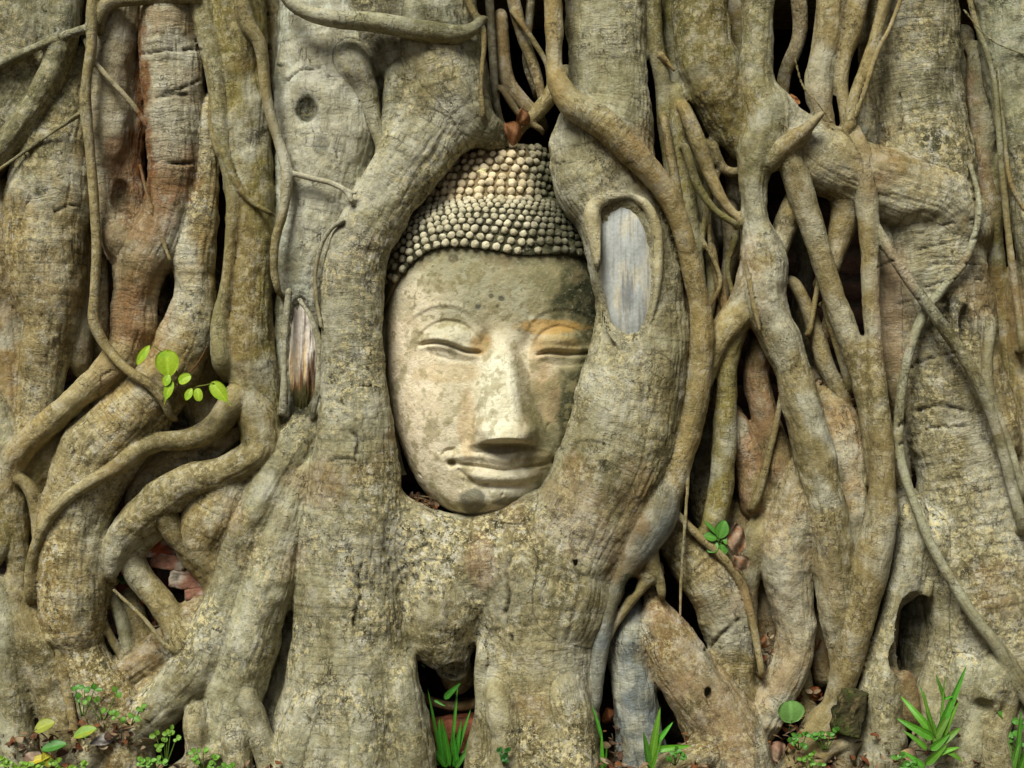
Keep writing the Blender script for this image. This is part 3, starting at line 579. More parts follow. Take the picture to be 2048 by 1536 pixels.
    W = np.zeros(nV, dtype=np.float32); CO = np.zeros((nV, 3), dtype=np.float32); LI = np.zeros(nV, dtype=np.float32); WR = np.zeros(nV, dtype=np.float32)
    order = np.argsort(V[:, 2]); Vz = V[order, 2]
    for ri, r in enumerate(R):
        s = r['s']; fl = r['flat']; pad = 14
        z0, z1 = (s[:, 2]-s[:, 3]).min()-pad, (s[:, 2]+s[:, 3]).max()+pad
        cand = order[np.searchsorted(Vz, z0):np.searchsorted(Vz, z1)]
        x0, x1 = (s[:, 0]-s[:, 3]).min()-pad, (s[:, 0]+s[:, 3]).max()+pad
        cand = cand[(V[cand, 0] > x0) & (V[cand, 0] < x1)]
        if len(cand) == 0: continue
        p = V[cand]; bd = np.full(len(cand), 1e9, dtype=np.float32); bs = np.zeros(len(cand), dtype=np.float32); ba = np.zeros(len(cand), dtype=np.float32)
        cum = 0.0
        for i in range(len(s)-1):
            a, b = s[i], s[i+1]; e = b-a; e3 = e[:3].copy(); e3[1] /= fl; L = math.sqrt((e3**2).sum())+1e-6
            rr = max(a[3], b[3])+pad
            m = np.nonzero((p[:, 2] > min(a[2], b[2])-rr) & (p[:, 2] < max(a[2], b[2])+rr) & (p[:, 0] > min(a[0], b[0])-rr) & (p[:, 0] < max(a[0], b[0])+rr))[0]
            if len(m):
                w_ = p[m]-a[:3].astype(np.float32); w_[:, 1] /= fl
                t = np.clip(w_@(e3/L/L).astype(np.float32), 0, 1); qv = w_-t[:, None]*e3[None].astype(np.float32)
                dd = np.sqrt((qv**2).sum(1))-(a[3]+t*e[3])
                up = np.abs(dd) < np.abs(bd[m]); mm = m[up]
                bd[mm] = dd[up]; bs[mm] = cum+t[up]*L
                ex = e3/L; side = np.array([ex[2], 0, -ex[0]]); sn = math.sqrt((side**2).sum())+1e-6; side = side/sn
                lat = qv@side.astype(np.float32); dep = qv[:, 1]
                ba[mm] = (np.arctan2(lat, dep)*max(a[3], 6))[up]
            cum += L
        wt = np.exp(-np.clip(np.abs(bd)-0, 0, 60)/4.0); ok = bd < 60
        cc = cand[ok]; W[cc] += wt[ok]; CO[cc] += wt[ok][:, None]*r['col'][None]; LI[cc] += wt[ok]*r['li']; WR[cc] += wt[ok]*r['wr']
        ab = np.abs(bd); up = ab < best[cand]; c2 = cand[up]
        best[c2] = ab[up]; own[c2] = ri; rs[c2] = bs[up]; ra[c2] = ba[up]
    W = np.maximum(W, 1e-6); CO /= W[:, None]; LI /= W; WR /= W
    px, py = proj(V)
    front = NV[:, 1] > 0.15
    for (cx, cy, rx, ry, am) in WRINK:
        q = ((px-cx)/rx)**2+((py-cy)/ry)**2; WR = np.maximum(WR, am*np.exp(-q*1.2)*(LI > -1))
    # real relief: lumps, longitudinal furrows, ring wrinkles
    rad = np.array([np.median(r['s'][:, 3]) for r in R], dtype=np.float32)[own]
    big = sstep(6, 45, rad)
    disp = fbm(V/70.0, 3)*9.5*big + fbm(V/24.0, 3)*2.8*(0.25+0.75*big)
    fur = fbx(np.stack([rs/110.0, ra/13.0, own*3.7], 1), 3)
    disp += -np.clip(np.abs(fur)*-1+0.16, 0, 1)*14*big
    rg = fbx(np.stack([rs/9.0, ra/70.0, own*1.3], 1), 3)
    disp += rg*2.4*np.clip(WR, 0, 1)*(0.3+0.7*big)
    V2 = V+NV*disp[:, None]
    # colour patches
    g = fbm(V/95.0+3.1, 4); g2 = fbm(V/38.0+9.1, 4); g3 = fbm(V/150.0+21.0, 3)
    CO = mixc(CO, (0.17, 0.14, 0.05), sstep(0.05, 0.42, g)*0.65)
    CO = mixc(CO, (0.60, 0.59, 0.50), sstep(0.02, 0.36, -g)*0.75*sstep(6, 34, rad))
    CO = mixc(CO, (0.33, 0.18, 0.06), sstep(0.25, 0.5, g3)*0.45)
    CO *= (1+0.22*g2)[:, None]
    st = fbx(np.stack([rs/120.0, ra/16.0, own*2.1], 1), 3)
    CO = mixc(CO, (0.17, 0.14, 0.06), sstep(0.1, 0.5, st)*0.5)
    # rust streaks on the two pink lobes, right trunk pale lichen, bare wounds
    def blob(cx, cy, rx, ry, sharp=1.0, nz=.5):
        q = ((px-cx)/rx)**2+((py-cy)/ry)**2+g2*nz; return sstep(1.25, 1.25-0.9*sharp, q)*front
    def tint(cx, cy, rx, ry, k, am, nz=.8):
        nonlocal CO
        CO = mixc(CO, k, blob(cx, cy, rx, ry, 1.0, nz)*am)
    tint(50, 150, 150, 220, (0.20, 0.20, 0.12), .7); tint(650, 260, 110, 330, (0.66, 0.64, 0.54), .75); tint(700, 600, 80, 260, (0.40, 0.385, 0.30), .5)
    tint(1260, 760, 90, 160, (0.52, 0.49, 0.36), .5); tint(1215, 100, 90, 170, (0.40, 0.39, 0.25), .5); tint(1420, 120, 80, 170, (0.24, 0.20, 0.06), .5)
    tint(1520, 200, 60, 260, (0.26, 0.26, 0.14), .5); tint(2000, 150, 60, 200, (0.30, 0.32, 0.20), .6); tint(1840, 430, 90, 90, (0.52, 0.47, 0.32), .6); tint(1680, 320, 100, 60, (0.42, 0.37, 0.22), .5)
    tint(1790, 620, 40, 140, (0.52, 0.38, 0.26), .6); tint(345, 170, 60, 170, (0.62, 0.56, 0.43), .75); tint(225, 220, 55, 200, (0.50, 0.43, 0.30), .75); tint(90, 600, 60, 220, (0.44, 0.38, 0.24), .4); tint(150, 960, 70, 260, (0.46, 0.40, 0.23), .5)
    tint(960, 1150, 190, 130, (0.20, 0.18, 0.095), .65); tint(700, 1350, 130, 200, (0.30, 0.28, 0.17), .4); tint(960, 1120, 30, 60, (0.34, 0.19, 0.11), .5); tint(1340, 1290, 60, 90, (0.40, 0.25, 0.13), .6); tint(850, 160, 80, 70, (0.27, 0.235, 0.12), .6)
    tint(480, 560, 40, 200, (0.34, 0.22, 0.08), .4); tint(1880, 150, 90, 120, (0.24, 0.23, 0.14), .6); tint(1620, 1180, 60, 160, (0.42, 0.33, 0.20), .4); tint(290, 620, 60, 100, (0.44, 0.26, 0.11), .6)
    for (cx, cy, rx, ry, am) in [(285,170,16,120,.9),(285,300,26,90,.8),(300,430,60,60,.35),(245,330,40,60,.6),(330,380,30,50,.4),(380,340,20,60,.5),(255,640,50,60,.4),(1090,-10,1,1,0)]:
        CO = mixc(CO, (0.26, 0.09, 0.015), blob(cx, cy, rx, ry, .8, 1.2)*am)
    for (cx, cy, rx, ry, am) in [(345,110,50,70,.8),(350,230,50,40,.6),(640,250,80,150,.35),(1965,920,45,60,.8),(1990,1010,40,60,.7),(1960,850,60,30,.5),(1255,770,60,90,.35),(1240,380,90,30,.5),(1180,30,20,200,.2),(380,520,30,30,.4)]:
        CO = mixc(CO, (0.62, 0.59, 0.48), blob(cx, cy, rx, ry, .9, 1.6)*am)
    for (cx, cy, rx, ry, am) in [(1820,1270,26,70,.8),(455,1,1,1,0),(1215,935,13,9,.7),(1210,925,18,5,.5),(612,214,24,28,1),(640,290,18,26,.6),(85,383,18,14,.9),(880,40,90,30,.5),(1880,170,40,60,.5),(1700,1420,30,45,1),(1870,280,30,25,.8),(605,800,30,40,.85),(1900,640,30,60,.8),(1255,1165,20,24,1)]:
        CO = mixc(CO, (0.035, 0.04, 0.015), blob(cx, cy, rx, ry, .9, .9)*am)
    for (cx, cy, rx, ry, am) in [(1455,200,50,80,.6),(1440,60,40,60,.3),(470,560,20,120,.4),(1310,800,40,120,.4),(1930,700,60,70,.3),(1330,1300,60,60,.4),(860,130,60,60,.3)]:
        CO = mixc(CO, (0.22, 0.16, 0.03), blob(cx, cy, rx, ry, .5, 1.)*am)
    for (pl, hw, dp) in CRACKS:
        pl = catmull([(a, b) for a, b in pl], 6)
        box = np.nonzero((px > pl[:, 0].min()-12) & (px < pl[:, 0].max()+12) & (py > pl[:, 1].min()-12) & (py < pl[:, 1].max()+12) & front & (V[:, 1] > 20))[0]
        if len(box) == 0: continue
        jx = px[box]+fbm(V[box]/9.0, 2)*3; jy = py[box]+fbm(V[box]/9.0+5, 2)*3; dm = np.full(len(box), 1e9)
        for i in range(len(pl)-1):
            a, b = pl[i], pl[i+1]; e = b-a; t = np.clip(((jx-a[0])*e[0]+(jy-a[1])*e[1])/(e@e+1e-6), 0, 1)
            dm = np.minimum(dm, np.hypot(jx-a[0]-t*e[0], jy-a[1]-t*e[1]))
        m = np.exp(-(dm/(hw*.8))**2)*np.clip(.75+fbm(V[box]/26.0+31, 2)*1.6, 0, 1); V2[box] -= NV[box]*(m*dp)[:, None]; CO[box] = mixc(CO[box], (0.03, 0.025, 0.01), np.clip(m*1.2-.15, 0, 1))
    wound1 = np.zeros(nV, bool); wound2 = wound1.copy()
    rim = np.array([r['name'] == 'callus_rim' for r in R])[own]
    tree = empty('fig_tree', 'old fig tree whose tangled grey roots wrap the stone head and fill the picture', 'tree', (0, 0, 0.0))
    qo = own[Q]; qow = np.where((qo[:, 0] == qo[:, 1]) | (qo[:, 0] == qo[:, 2]), qo[:, 0], qo[:, 1])
    qw1 = wound1[Q].sum(1) >= 3; qw2 = wound2[Q].sum(1) >= 3
    for it in range(1):
        nodes_ = (qow.astype(np.int64)[:, None]*nV+Q); un, inv = np.unique(nodes_, return_inverse=True); inv = inv.reshape(Q.shape); lab = np.arange(len(un))
        for _ in range(60):
            m = lab[inv].min(1); l2 = lab.copy()
            for i in range(4): np.minimum.at(l2, inv[:, i], m)
            l2 = l2[l2]; l2 = l2[l2]
            if (l2 == lab).all(): break
            lab = l2
        comp = lab[inv[:, 0]]; cu, ci, cc_ = np.unique(comp, return_inverse=True, return_counts=True); big_ = {}
        size = cc_[ci]; mx = np.zeros(len(R), dtype=np.int64); np.maximum.at(mx, qow, size); bad = ((size < 400) & (size < mx[qow])) | ((size < 1500) & (size < mx[qow]*.25))
        if not bad.any(): break
        for _ in range(40):
            vo = np.full(nV, -1, dtype=np.int64); g_ok = ~bad
            for i in range(4): np.maximum.at(vo, Q[g_ok, i], qow[g_ok])
            cand = vo[Q[bad]].max(1); bi = np.nonzero(bad)[0]; ok = cand >= 0
            if not ok.any(): break
            qow[bi[ok]] = cand[ok]; bad[bi[ok]] = False
    LI2 = LI; rcv = np.stack([rs, ra, own*5.3], 1)
    cnts = []
    def piece(sel, name, mat, parent, colr=CO):
        q = Q[sel]
        if len(q) < 6: return None
        u, inv = np.unique(q, return_inverse=True)
        return mesh(name, V2[u], inv.reshape(q.shape).astype(np.int32), mat, parent, colr[u], True, {'rc': rcv[u], 'li': LI2[u], 'wr': WR[u]})
    frameR = [i for i, r in enumerate(R) if r['label'] and 'bare wound' in r['label']][0]
    paleR = [i for i, r in enumerate(R) if r['label'] and 'mossy knot' in r['label']][0]
    objs = {}
    for i, r in enumerate(R):
        if r['name'] == 'callus_rim': continue
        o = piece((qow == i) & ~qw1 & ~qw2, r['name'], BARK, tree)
        if o is not None:
            objs[i] = o
            if r['label']: o['label'] = r['label']
    for i, r in enumerate(R):
        if r['name'] == 'callus_rim':
            piece((qow == i) & ~qw1 & ~qw2, 'callus_rim', BARK, objs[frameR if r['s'][0, 0] > 0 else paleR])
    def wound(cen, hw, y0, y1, base, bulge, parent, label, kind):
        yy = np.linspace(y0, y1, 150); uu = np.linspace(-1, 1, 60); U, Y = np.meshgrid(uu, yy)
        vv = (Y-(y0+y1)/2)/((y1-y0)/2); W_ = np.interp(Y, [a for a, _ in hw], [a for _, a in hw])*np.power(np.clip(1-np.abs(vv)**5, 0, 1), .5)
        X_ = np.interp(Y, [a for a, _ in cen], [a for _, a in cen])+W_*U; pr = np.power(np.clip(1-U**2, 0, 1), .5)*np.power(np.clip(1-np.abs(vv)**3, 0, 1), .5)
        gr = fbx(np.stack([X_/4.5, Y/90.0, X_*0+3], -1), 4); g_ = fbx(np.stack([X_/16.0, Y/50.0, X_*0+13], -1), 4); D_ = base+bulge*pr+gr*(0.5 if kind == 0 else 7)+g_*(2 if kind == 0 else 6)
        f = (DC-D_)/DC; X3 = np.stack([(X_-1024)*f, D_, (768-Y)*f], -1).reshape(-1, 3)
        gr = gr.ravel(); g_ = g_.ravel(); ys = Y.ravel(); xs = X_.ravel()
        if kind == 0:
            c = np.tile(np.array([[0.45, 0.475, 0.45]], dtype=np.float32), (len(xs), 1)); c = mixc(c, (0.37, 0.39, 0.375), sstep(-.05, .35, g_)*.8); c = mixc(c, (0.58, 0.53, 0.38), sstep(.05, .4, -g_)*.6)
            c = mixc(c, (0.16, 0.17, 0.18), sstep(1, .2, ((xs-1255)/18)**2+((ys-590)/50)**2+gr)*.8); c = mixc(c, (0.20, 0.18, 0.13), sstep(.15, .4, gr)*.45); c = mixc(c, (0.30, 0.36, 0.37), sstep(650, 690, ys)*.6)
        else:
            c = np.tile(np.array([[0.66, 0.60, 0.52]], dtype=np.float32), (len(xs), 1)); c = mixc(c, (0.17, 0.08, 0.03), sstep(-.15, .35, gr*.8+(ys-735)/110.0))
            c = mixc(c, (0.55, 0.38, 0.15), sstep(.0, .3, -gr)*sstep(650, 730, ys)*.9); c = mixc(c, (0.04, 0.045, 0.01), sstep(755, 800, ys+g_*40)*.9)
        F4 = grid_faces(*U.shape); o = mesh('exposed_wood', X3, F4, WOOD, parent, c); o['label'] = label
        return o
    wound([(400,1236),(430,1238),(520,1253),(600,1263),(695,1266)], [(400,50),(440,58),(560,56),(640,46),(700,34)], 394, 702, 94, 28, objs[frameR], 'smooth silvery bare wood inside the long oval wound', 0)
    wound([(590,596),(700,604),(830,600)], [(590,22),(640,36),(760,37),(830,26)], 584, 838, 2, 24, objs[paleR], 'splintered brown and white wood in the narrow wound', 1)
    print('tree verts', nV, 'parts', len(objs))
    return tree
TREE = build_tree()

# ================================================================= THE STONE HEAD
def interp(pts):
    a = np.array(pts, dtype=np.float64); return lambda y: np.interp(y, a[:, 0], a[:, 1])
def smooth_interp(pts):                      # monotone-ish smooth interpolation through catmull resampling
    c = catmull([(p[0], p[1], 0) for p in pts], 3); return lambda y: np.interp(y, c[:, 0], c[:, 1])
HL = smooth_interp([(380,905),(395,868),(420,838),(450,815),(480,800),(520,786),(560,776),(600,770),(650,767),(700,768),(760,773),(820,783),(880,799),(930,818),(970,838),(1000,860),(1020,886),(1032,914),(1040,950)])
HR = smooth_interp([(380,1090),(395,1115),(420,1138),(450,1156),(480,1175),(520,1196),(560,1210),(600,1218),(650,1222),(700,1222),(760,1216),(820,1202),(880,1180),(930,1152),(970,1122),(1000,1090),(1020,1058),(1032,1020),(1040,972)])
HD = smooth_interp([(380,20),(395,80),(420,104),(450,118),(480,125),(520,131),(600,136),(700,137),(800,138),(900,138),(950,134),(985,130),(1010,117),(1028,92),(1040,40)])
HB = -64.0
def gs(x, y, cx, cy, sx, sy, rot=0):
    c, s = math.cos(rot), math.sin(rot); u = (x-cx)*c+(y-cy)*s; v = -(x-cx)*s+(y-cy)*c
    return np.exp(-(u/sx)**2-(v/sy)**2)
def pdist(x, y, pl, step=3):
    pl = catmull([(a, b, 0) for a, b in pl], step)[:, :2]; dm = np.full(x.shape, 1e9); sg = np.zeros(x.shape); tt = np.zeros(x.shape)
    for i in range(len(pl)-1):
        a, b = pl[i], pl[i+1]; e = b-a; t = np.clip(((x-a[0])*e[0]+(y-a[1])*e[1])/(e@e+1e-9), 0, 1)
        dx, dy = x-a[0]-t*e[0], y-a[1]-t*e[1]; dd = np.hypot(dx, dy); up = dd < dm
        dm = np.where(up, dd, dm); sg = np.where(up, np.sign(e[0]*dy-e[1]*dx), sg); tt = np.where(up, (i+t)/(len(pl)-1), tt)
    return dm, sg, tt
def line(x, y, pl, w, taper=True):
    d, s, t = pdist(x, y, pl); g = np.exp(-(d/w)**2)
    return g*(np.clip(np.minimum(t, 1-t)*6, 0, 1)**.5 if taper else 1)
def face_relief(x, y):
    h = np.zeros(x.shape)
    # brow ridges: surface steps back below the brow line
    for side in (0, 1):
        if side == 0:
            brow = [(805,662),(826,636),(856,618),(890,611),(925,618),(955,638),(978,668)]; ex, ey, cw = 900, 678, 1
            lid = [(838,692),(862,687),(885,688),(910,695),(935,704),(968,707)]; crease = [(838,682),(856,660),(884,646),(912,646),(938,658),(958,682)]
            low = [(848,700),(880,713),(915,722),(950,724)]; inner = (978, 690)
        else:
            brow = [(1215,668),(1190,640),(1160,622),(1125,617),(1092,622),(1066,640),(1046,668)]; ex, ey, cw = 1118, 682, -1
            lid = [(1070,712),(1095,706),(1125,708),(1155,708),(1190,704)]; crease = [(1066,698),(1080,672),(1108,656),(1136,658),(1160,668),(1182,690)]
            low = [(1080,722),(1110,730),(1145,730),(1180,722)]; inner = (1052, 694)
        h += -9*gs(x, y, ex, ey-14, 62, 34)
        h += 1.6*line(x, y, brow, 5); h += -1.0*line(x, y, [(a, b+7) for a, b in brow], 5)
        h += 25*gs(x, y, ex-4*cw, ey-3, 47, 23, .12*cw)          # closed lid bulge
        h += -5.0*line(x, y, crease, 4.2)
        h += -10*line(x, y, lid, 3.0)
        h += 4.0*line(x, y, [(a, b-9) for a, b in lid], 5)
        h += -1.6*line(x, y, low, 4); h += 2.5*line(x, y, [(a, b+8) for a, b in lid], 5.5)
        h += -13*gs(x, y, inner[0]-4*cw, inner[1]-4, 15, 26)
    # nose
    cx = np.interp(y, [640,690,780,870,900], [1002,1000,1005,1014,1015]); Hn = np.interp(y, [640,672,700,780,850,872,884], [0,9,20,42,58,62,58])
    wn = np.interp(y, [640,690,740,800,835,860,884], [28,40,54,68,77,82,82]); flat = np.interp(y, [640,700,880], [.25,.24,.20])
    tt = np.abs(x-cx)/wn; prof = 1-sstep(flat, 1.0, tt*1.0)
    cut = sstep(897, 872, y+((x-1014)/60)**2*-6+np.cos((x-1014)/18)*1.5)
    h += Hn*prof*cut*sstep(636, 690, y)
    for s, cxx in ((-1, 966), (1, 1062)):
        h += 13*gs(x, y, cxx, 858, 17, 17)*cut; h += -5*gs(x, y, cxx-s*-22, 838, 9, 26)*0.8
    h += 6*gs(x, y, 1014, 862, 20, 18)*cut
    h += -8*gs(x, y, 984, 886, 15, 6); h += -8*gs(x, y, 1044, 885, 15, 6)
    # mouth
    h += 16*gs(x, y, 1003, 925, 92, 48)
    up = [(898,914),(930,909),(965,909),(995,915),(1008,918),(1024,914),(1060,908),(1098,912)]
    mid = [(906,925),(940,928),(975,932),(1008,937),(1040,933),(1075,929),(1108,922)]
    lo_ = [(935,944),(965,951),(1008,953),(1050,951),(1082,944)]
    h += 6.5*line(x, y, up, 8); h += -7*line(x, y, mid, 3.6); h += 10*line(x, y, lo_, 12)
    h += 1.8*line(x, y, [(905,903),(940,898),(975,900),(1008,908),(1040,900),(1075,896),(1105,902)], 3)
    h += -6*line(x, y, [(928,956),(965,967),(1008,970),(1050,967),(1085,957)], 6)
    h += -13*gs(x, y, 905, 924, 9, 7); h += -10*gs(x, y, 1108, 922, 9, 7)
    h += -4*line(x, y, [(1013,888),(1012,900)], 6, False)
    h += -4*line(x, y, [(885,912),(893,900),(915,896)], 3.5); h += -4*line(x, y, [(916,935),(935,950),(952,962)], 4)
    h += 11*gs(x, y, 962, 1004, 54, 24); h += 4*gs(x, y, 1010, 985, 26, 14); h += 3*gs(x, y, 945, 990, 20, 16)
    h += 8*gs(x, y, 870, 820, 60, 80); h += 8*gs(x, y, 1140, 820, 50, 80)
    h += -4*line(x, y, [(948,850),(925,885),(892,905)], 9)
    h += 5*gs(x, y, 985, 580, 120, 60)
    return h
def head_surf(u, y, extra=0.0, relief=True):
    """u in -1..1 (-90..90+ degrees), y photo row -> model coordinates"""
    L, Rr, D = HL(y)-7*sstep(420, 480, y)*sstep(1030, 960, y), HR(y), HD(y); cx = (L+Rr)/2; hw = (Rr-L)/2+extra
    th = u*math.radians(112); s = np.sin(np.clip(th, -math.pi/2, math.pi/2)); over = np.clip(np.abs(th)-math.pi/2, 0, 1)
    x = cx+hw*s; prof = np.power(np.clip(1-np.abs(s)**2.7, 0, 1), 1/2.3)
    d = HB+(D+extra)*prof-over*260
    if relief: d = d+face_relief(x, y)*sstep(0, .5, prof)
    return x, y+0*x, d
def to_model(x, y, d):
    f = (DC-20)/DC; return np.stack([(x-1024)*f, d, (768-y)*f], -1)
def gnormals(X):
    du = np.gradient(X, axis=1); dv = np.gradient(X, axis=0); nn = np.cross(du, dv); nn /= np.linalg.norm(nn, axis=-1)[..., None]+1e-9
    if nn[..., 1].mean() < 0: nn = -nn
    return nn
HAIRLINE = catmull([(765,618,0),(782,590,0),(800,560,0),(828,530,0),(862,508,0),(905,500,0),(950,503,0),(1000,512,0),(1045,519,0),(1100,515,0),(1150,516,0),(1200,530,0),(1225,570,0)], 5)
def yh(x): return np.interp(x, HAIRLINE[:, 0], HAIRLINE[:, 1])
def stone_face_col(x, y, p, h):
    n1 = fbm(p/60.0, 4); n2 = fbm(p/24.0+4, 4); n3 = fbm(p/10.0+8, 3); sh = x.shape
    x, y, n1, n2, n3, h = [np.asarray(q).ravel() for q in (x, y, n1, n2, n3, h)]
    c = np.tile(np.array([[0.70, 0.635, 0.46]], dtype=np.float32), (len(x), 1))
    def bl(cx, cy, rx, ry, nz=.6, soft=.8):
        q = ((x-cx)/rx)**2+((y-cy)/ry)**2+n1*nz+n2*nz*.6; return sstep(1+soft/2, 1-soft/2, q)
    c = mixc(c, (0.80, 0.69, 0.50), bl(820, 780, 60, 180)*.8)
    # grey-olive forehead
    c = mixc(c, (0.34, 0.335, 0.22), sstep(-.2, .9, (x-830)/130.0+n1*.7)*sstep(720, 600, y+n1*60)*.9)
    c = mixc(c, (0.30, 0.26, 0.13), sstep(.05, .35, n1)*.35); c = mixc(c, (0.36, 0.33, 0.20), sstep(.15, .45, n2)*.35)
    c = mixc(c, (0.26, 0.25, 0.14), sstep(600, 520, y+n1*40+n2*20)*.5)
    # right flank darkened: algae plus shade painted into the colour
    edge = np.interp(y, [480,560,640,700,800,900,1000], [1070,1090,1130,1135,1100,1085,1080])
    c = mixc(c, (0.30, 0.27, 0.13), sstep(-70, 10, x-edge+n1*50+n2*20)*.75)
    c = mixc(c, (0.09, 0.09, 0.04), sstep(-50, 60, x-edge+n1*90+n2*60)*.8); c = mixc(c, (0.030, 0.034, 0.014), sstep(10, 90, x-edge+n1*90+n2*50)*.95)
    # ochre stain
    c = mixc(c, (0.46, 0.27, 0.06), bl(1100, 655, 80, 15, 1.1)*.75); c = mixc(c, (0.40, 0.25, 0.08), bl(965, 688, 22, 24, .8)*.75)
    c = mixc(c, (0.48, 0.34, 0.13), bl(1110, 690, 44, 22, .7)*.5); c = mixc(c, (0.42, 0.24, 0.07), bl(1075, 735, 18, 60, .7)*.35)
    c = mixc(c, (0.56, 0.40, 0.22), bl(1096, 790, 26, 58, .7)*.4)
    c = mixc(c, (0.58, 0.43, 0.20), bl(900, 745, 70, 18, .9)*.4); c = mixc(c, (0.52, 0.36, 0.17), bl(935, 850, 16, 66, .7)*.5)
    # lime-white nose, lids, chin
    c = mixc(c, (0.80, 0.77, 0.58), bl(1000, 790, 44, 96, .5)*sstep(1058, 1036, x-(y-780)*.28)*.85)
    c = mixc(c, (0.70, 0.66, 0.50), bl(1015, 948, 85, 14, .7)*.7); c = mixc(c, (0.72, 0.70, 0.56), bl(1000, 985, 60, 13, .8)*.8)
    c = mixc(c, (0.52, 0.50, 0.36), bl(895, 668, 45, 22, .5)*.6)
    # dark patches
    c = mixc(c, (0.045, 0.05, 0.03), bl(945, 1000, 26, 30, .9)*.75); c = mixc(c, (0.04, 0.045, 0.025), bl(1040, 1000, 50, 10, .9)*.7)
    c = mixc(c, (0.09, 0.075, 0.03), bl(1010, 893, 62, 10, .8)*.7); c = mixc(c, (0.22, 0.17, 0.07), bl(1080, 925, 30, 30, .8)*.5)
    c = mixc(c, (0.10, 0.10, 0.06), sstep(.22, .38, n3+n2*.5)*(.35+.75*sstep(760, 560, y))*.6); c = mixc(c, (0.30, 0.26, 0.13), sstep(.12, .34, n2+n3*.6)*.5)
    c = mixc(c, (0.07, 0.07, 0.05), (bl(983, 595, 5, 5, .5)+bl(1003, 600, 7, 6, .5)+bl(995, 615, 4, 4, .5)+bl(908, 520, 11, 8, .8)+bl(958, 615, 7, 6, .8)).clip(0, 1)*.85)
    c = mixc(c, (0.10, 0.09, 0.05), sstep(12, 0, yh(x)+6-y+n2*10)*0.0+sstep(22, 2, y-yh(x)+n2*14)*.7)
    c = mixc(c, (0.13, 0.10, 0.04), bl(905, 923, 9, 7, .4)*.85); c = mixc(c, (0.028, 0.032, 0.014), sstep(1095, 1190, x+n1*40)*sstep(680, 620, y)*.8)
    c = mixc(c, (0.42, 0.32, 0.17), sstep(.15, .5, -n2)*.22)
    c = mixc(c, (0.20, 0.17, 0.07), (sstep(1.3, .6, ((x-(1050+(y-780)*.22))/16)**2+((y-790)/80)**2+n2*.8))*.6)
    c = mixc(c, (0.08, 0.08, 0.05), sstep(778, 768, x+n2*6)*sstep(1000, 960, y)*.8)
    c *= (1+n3*.18)[:, None]
    return c.reshape(sh+(3,))
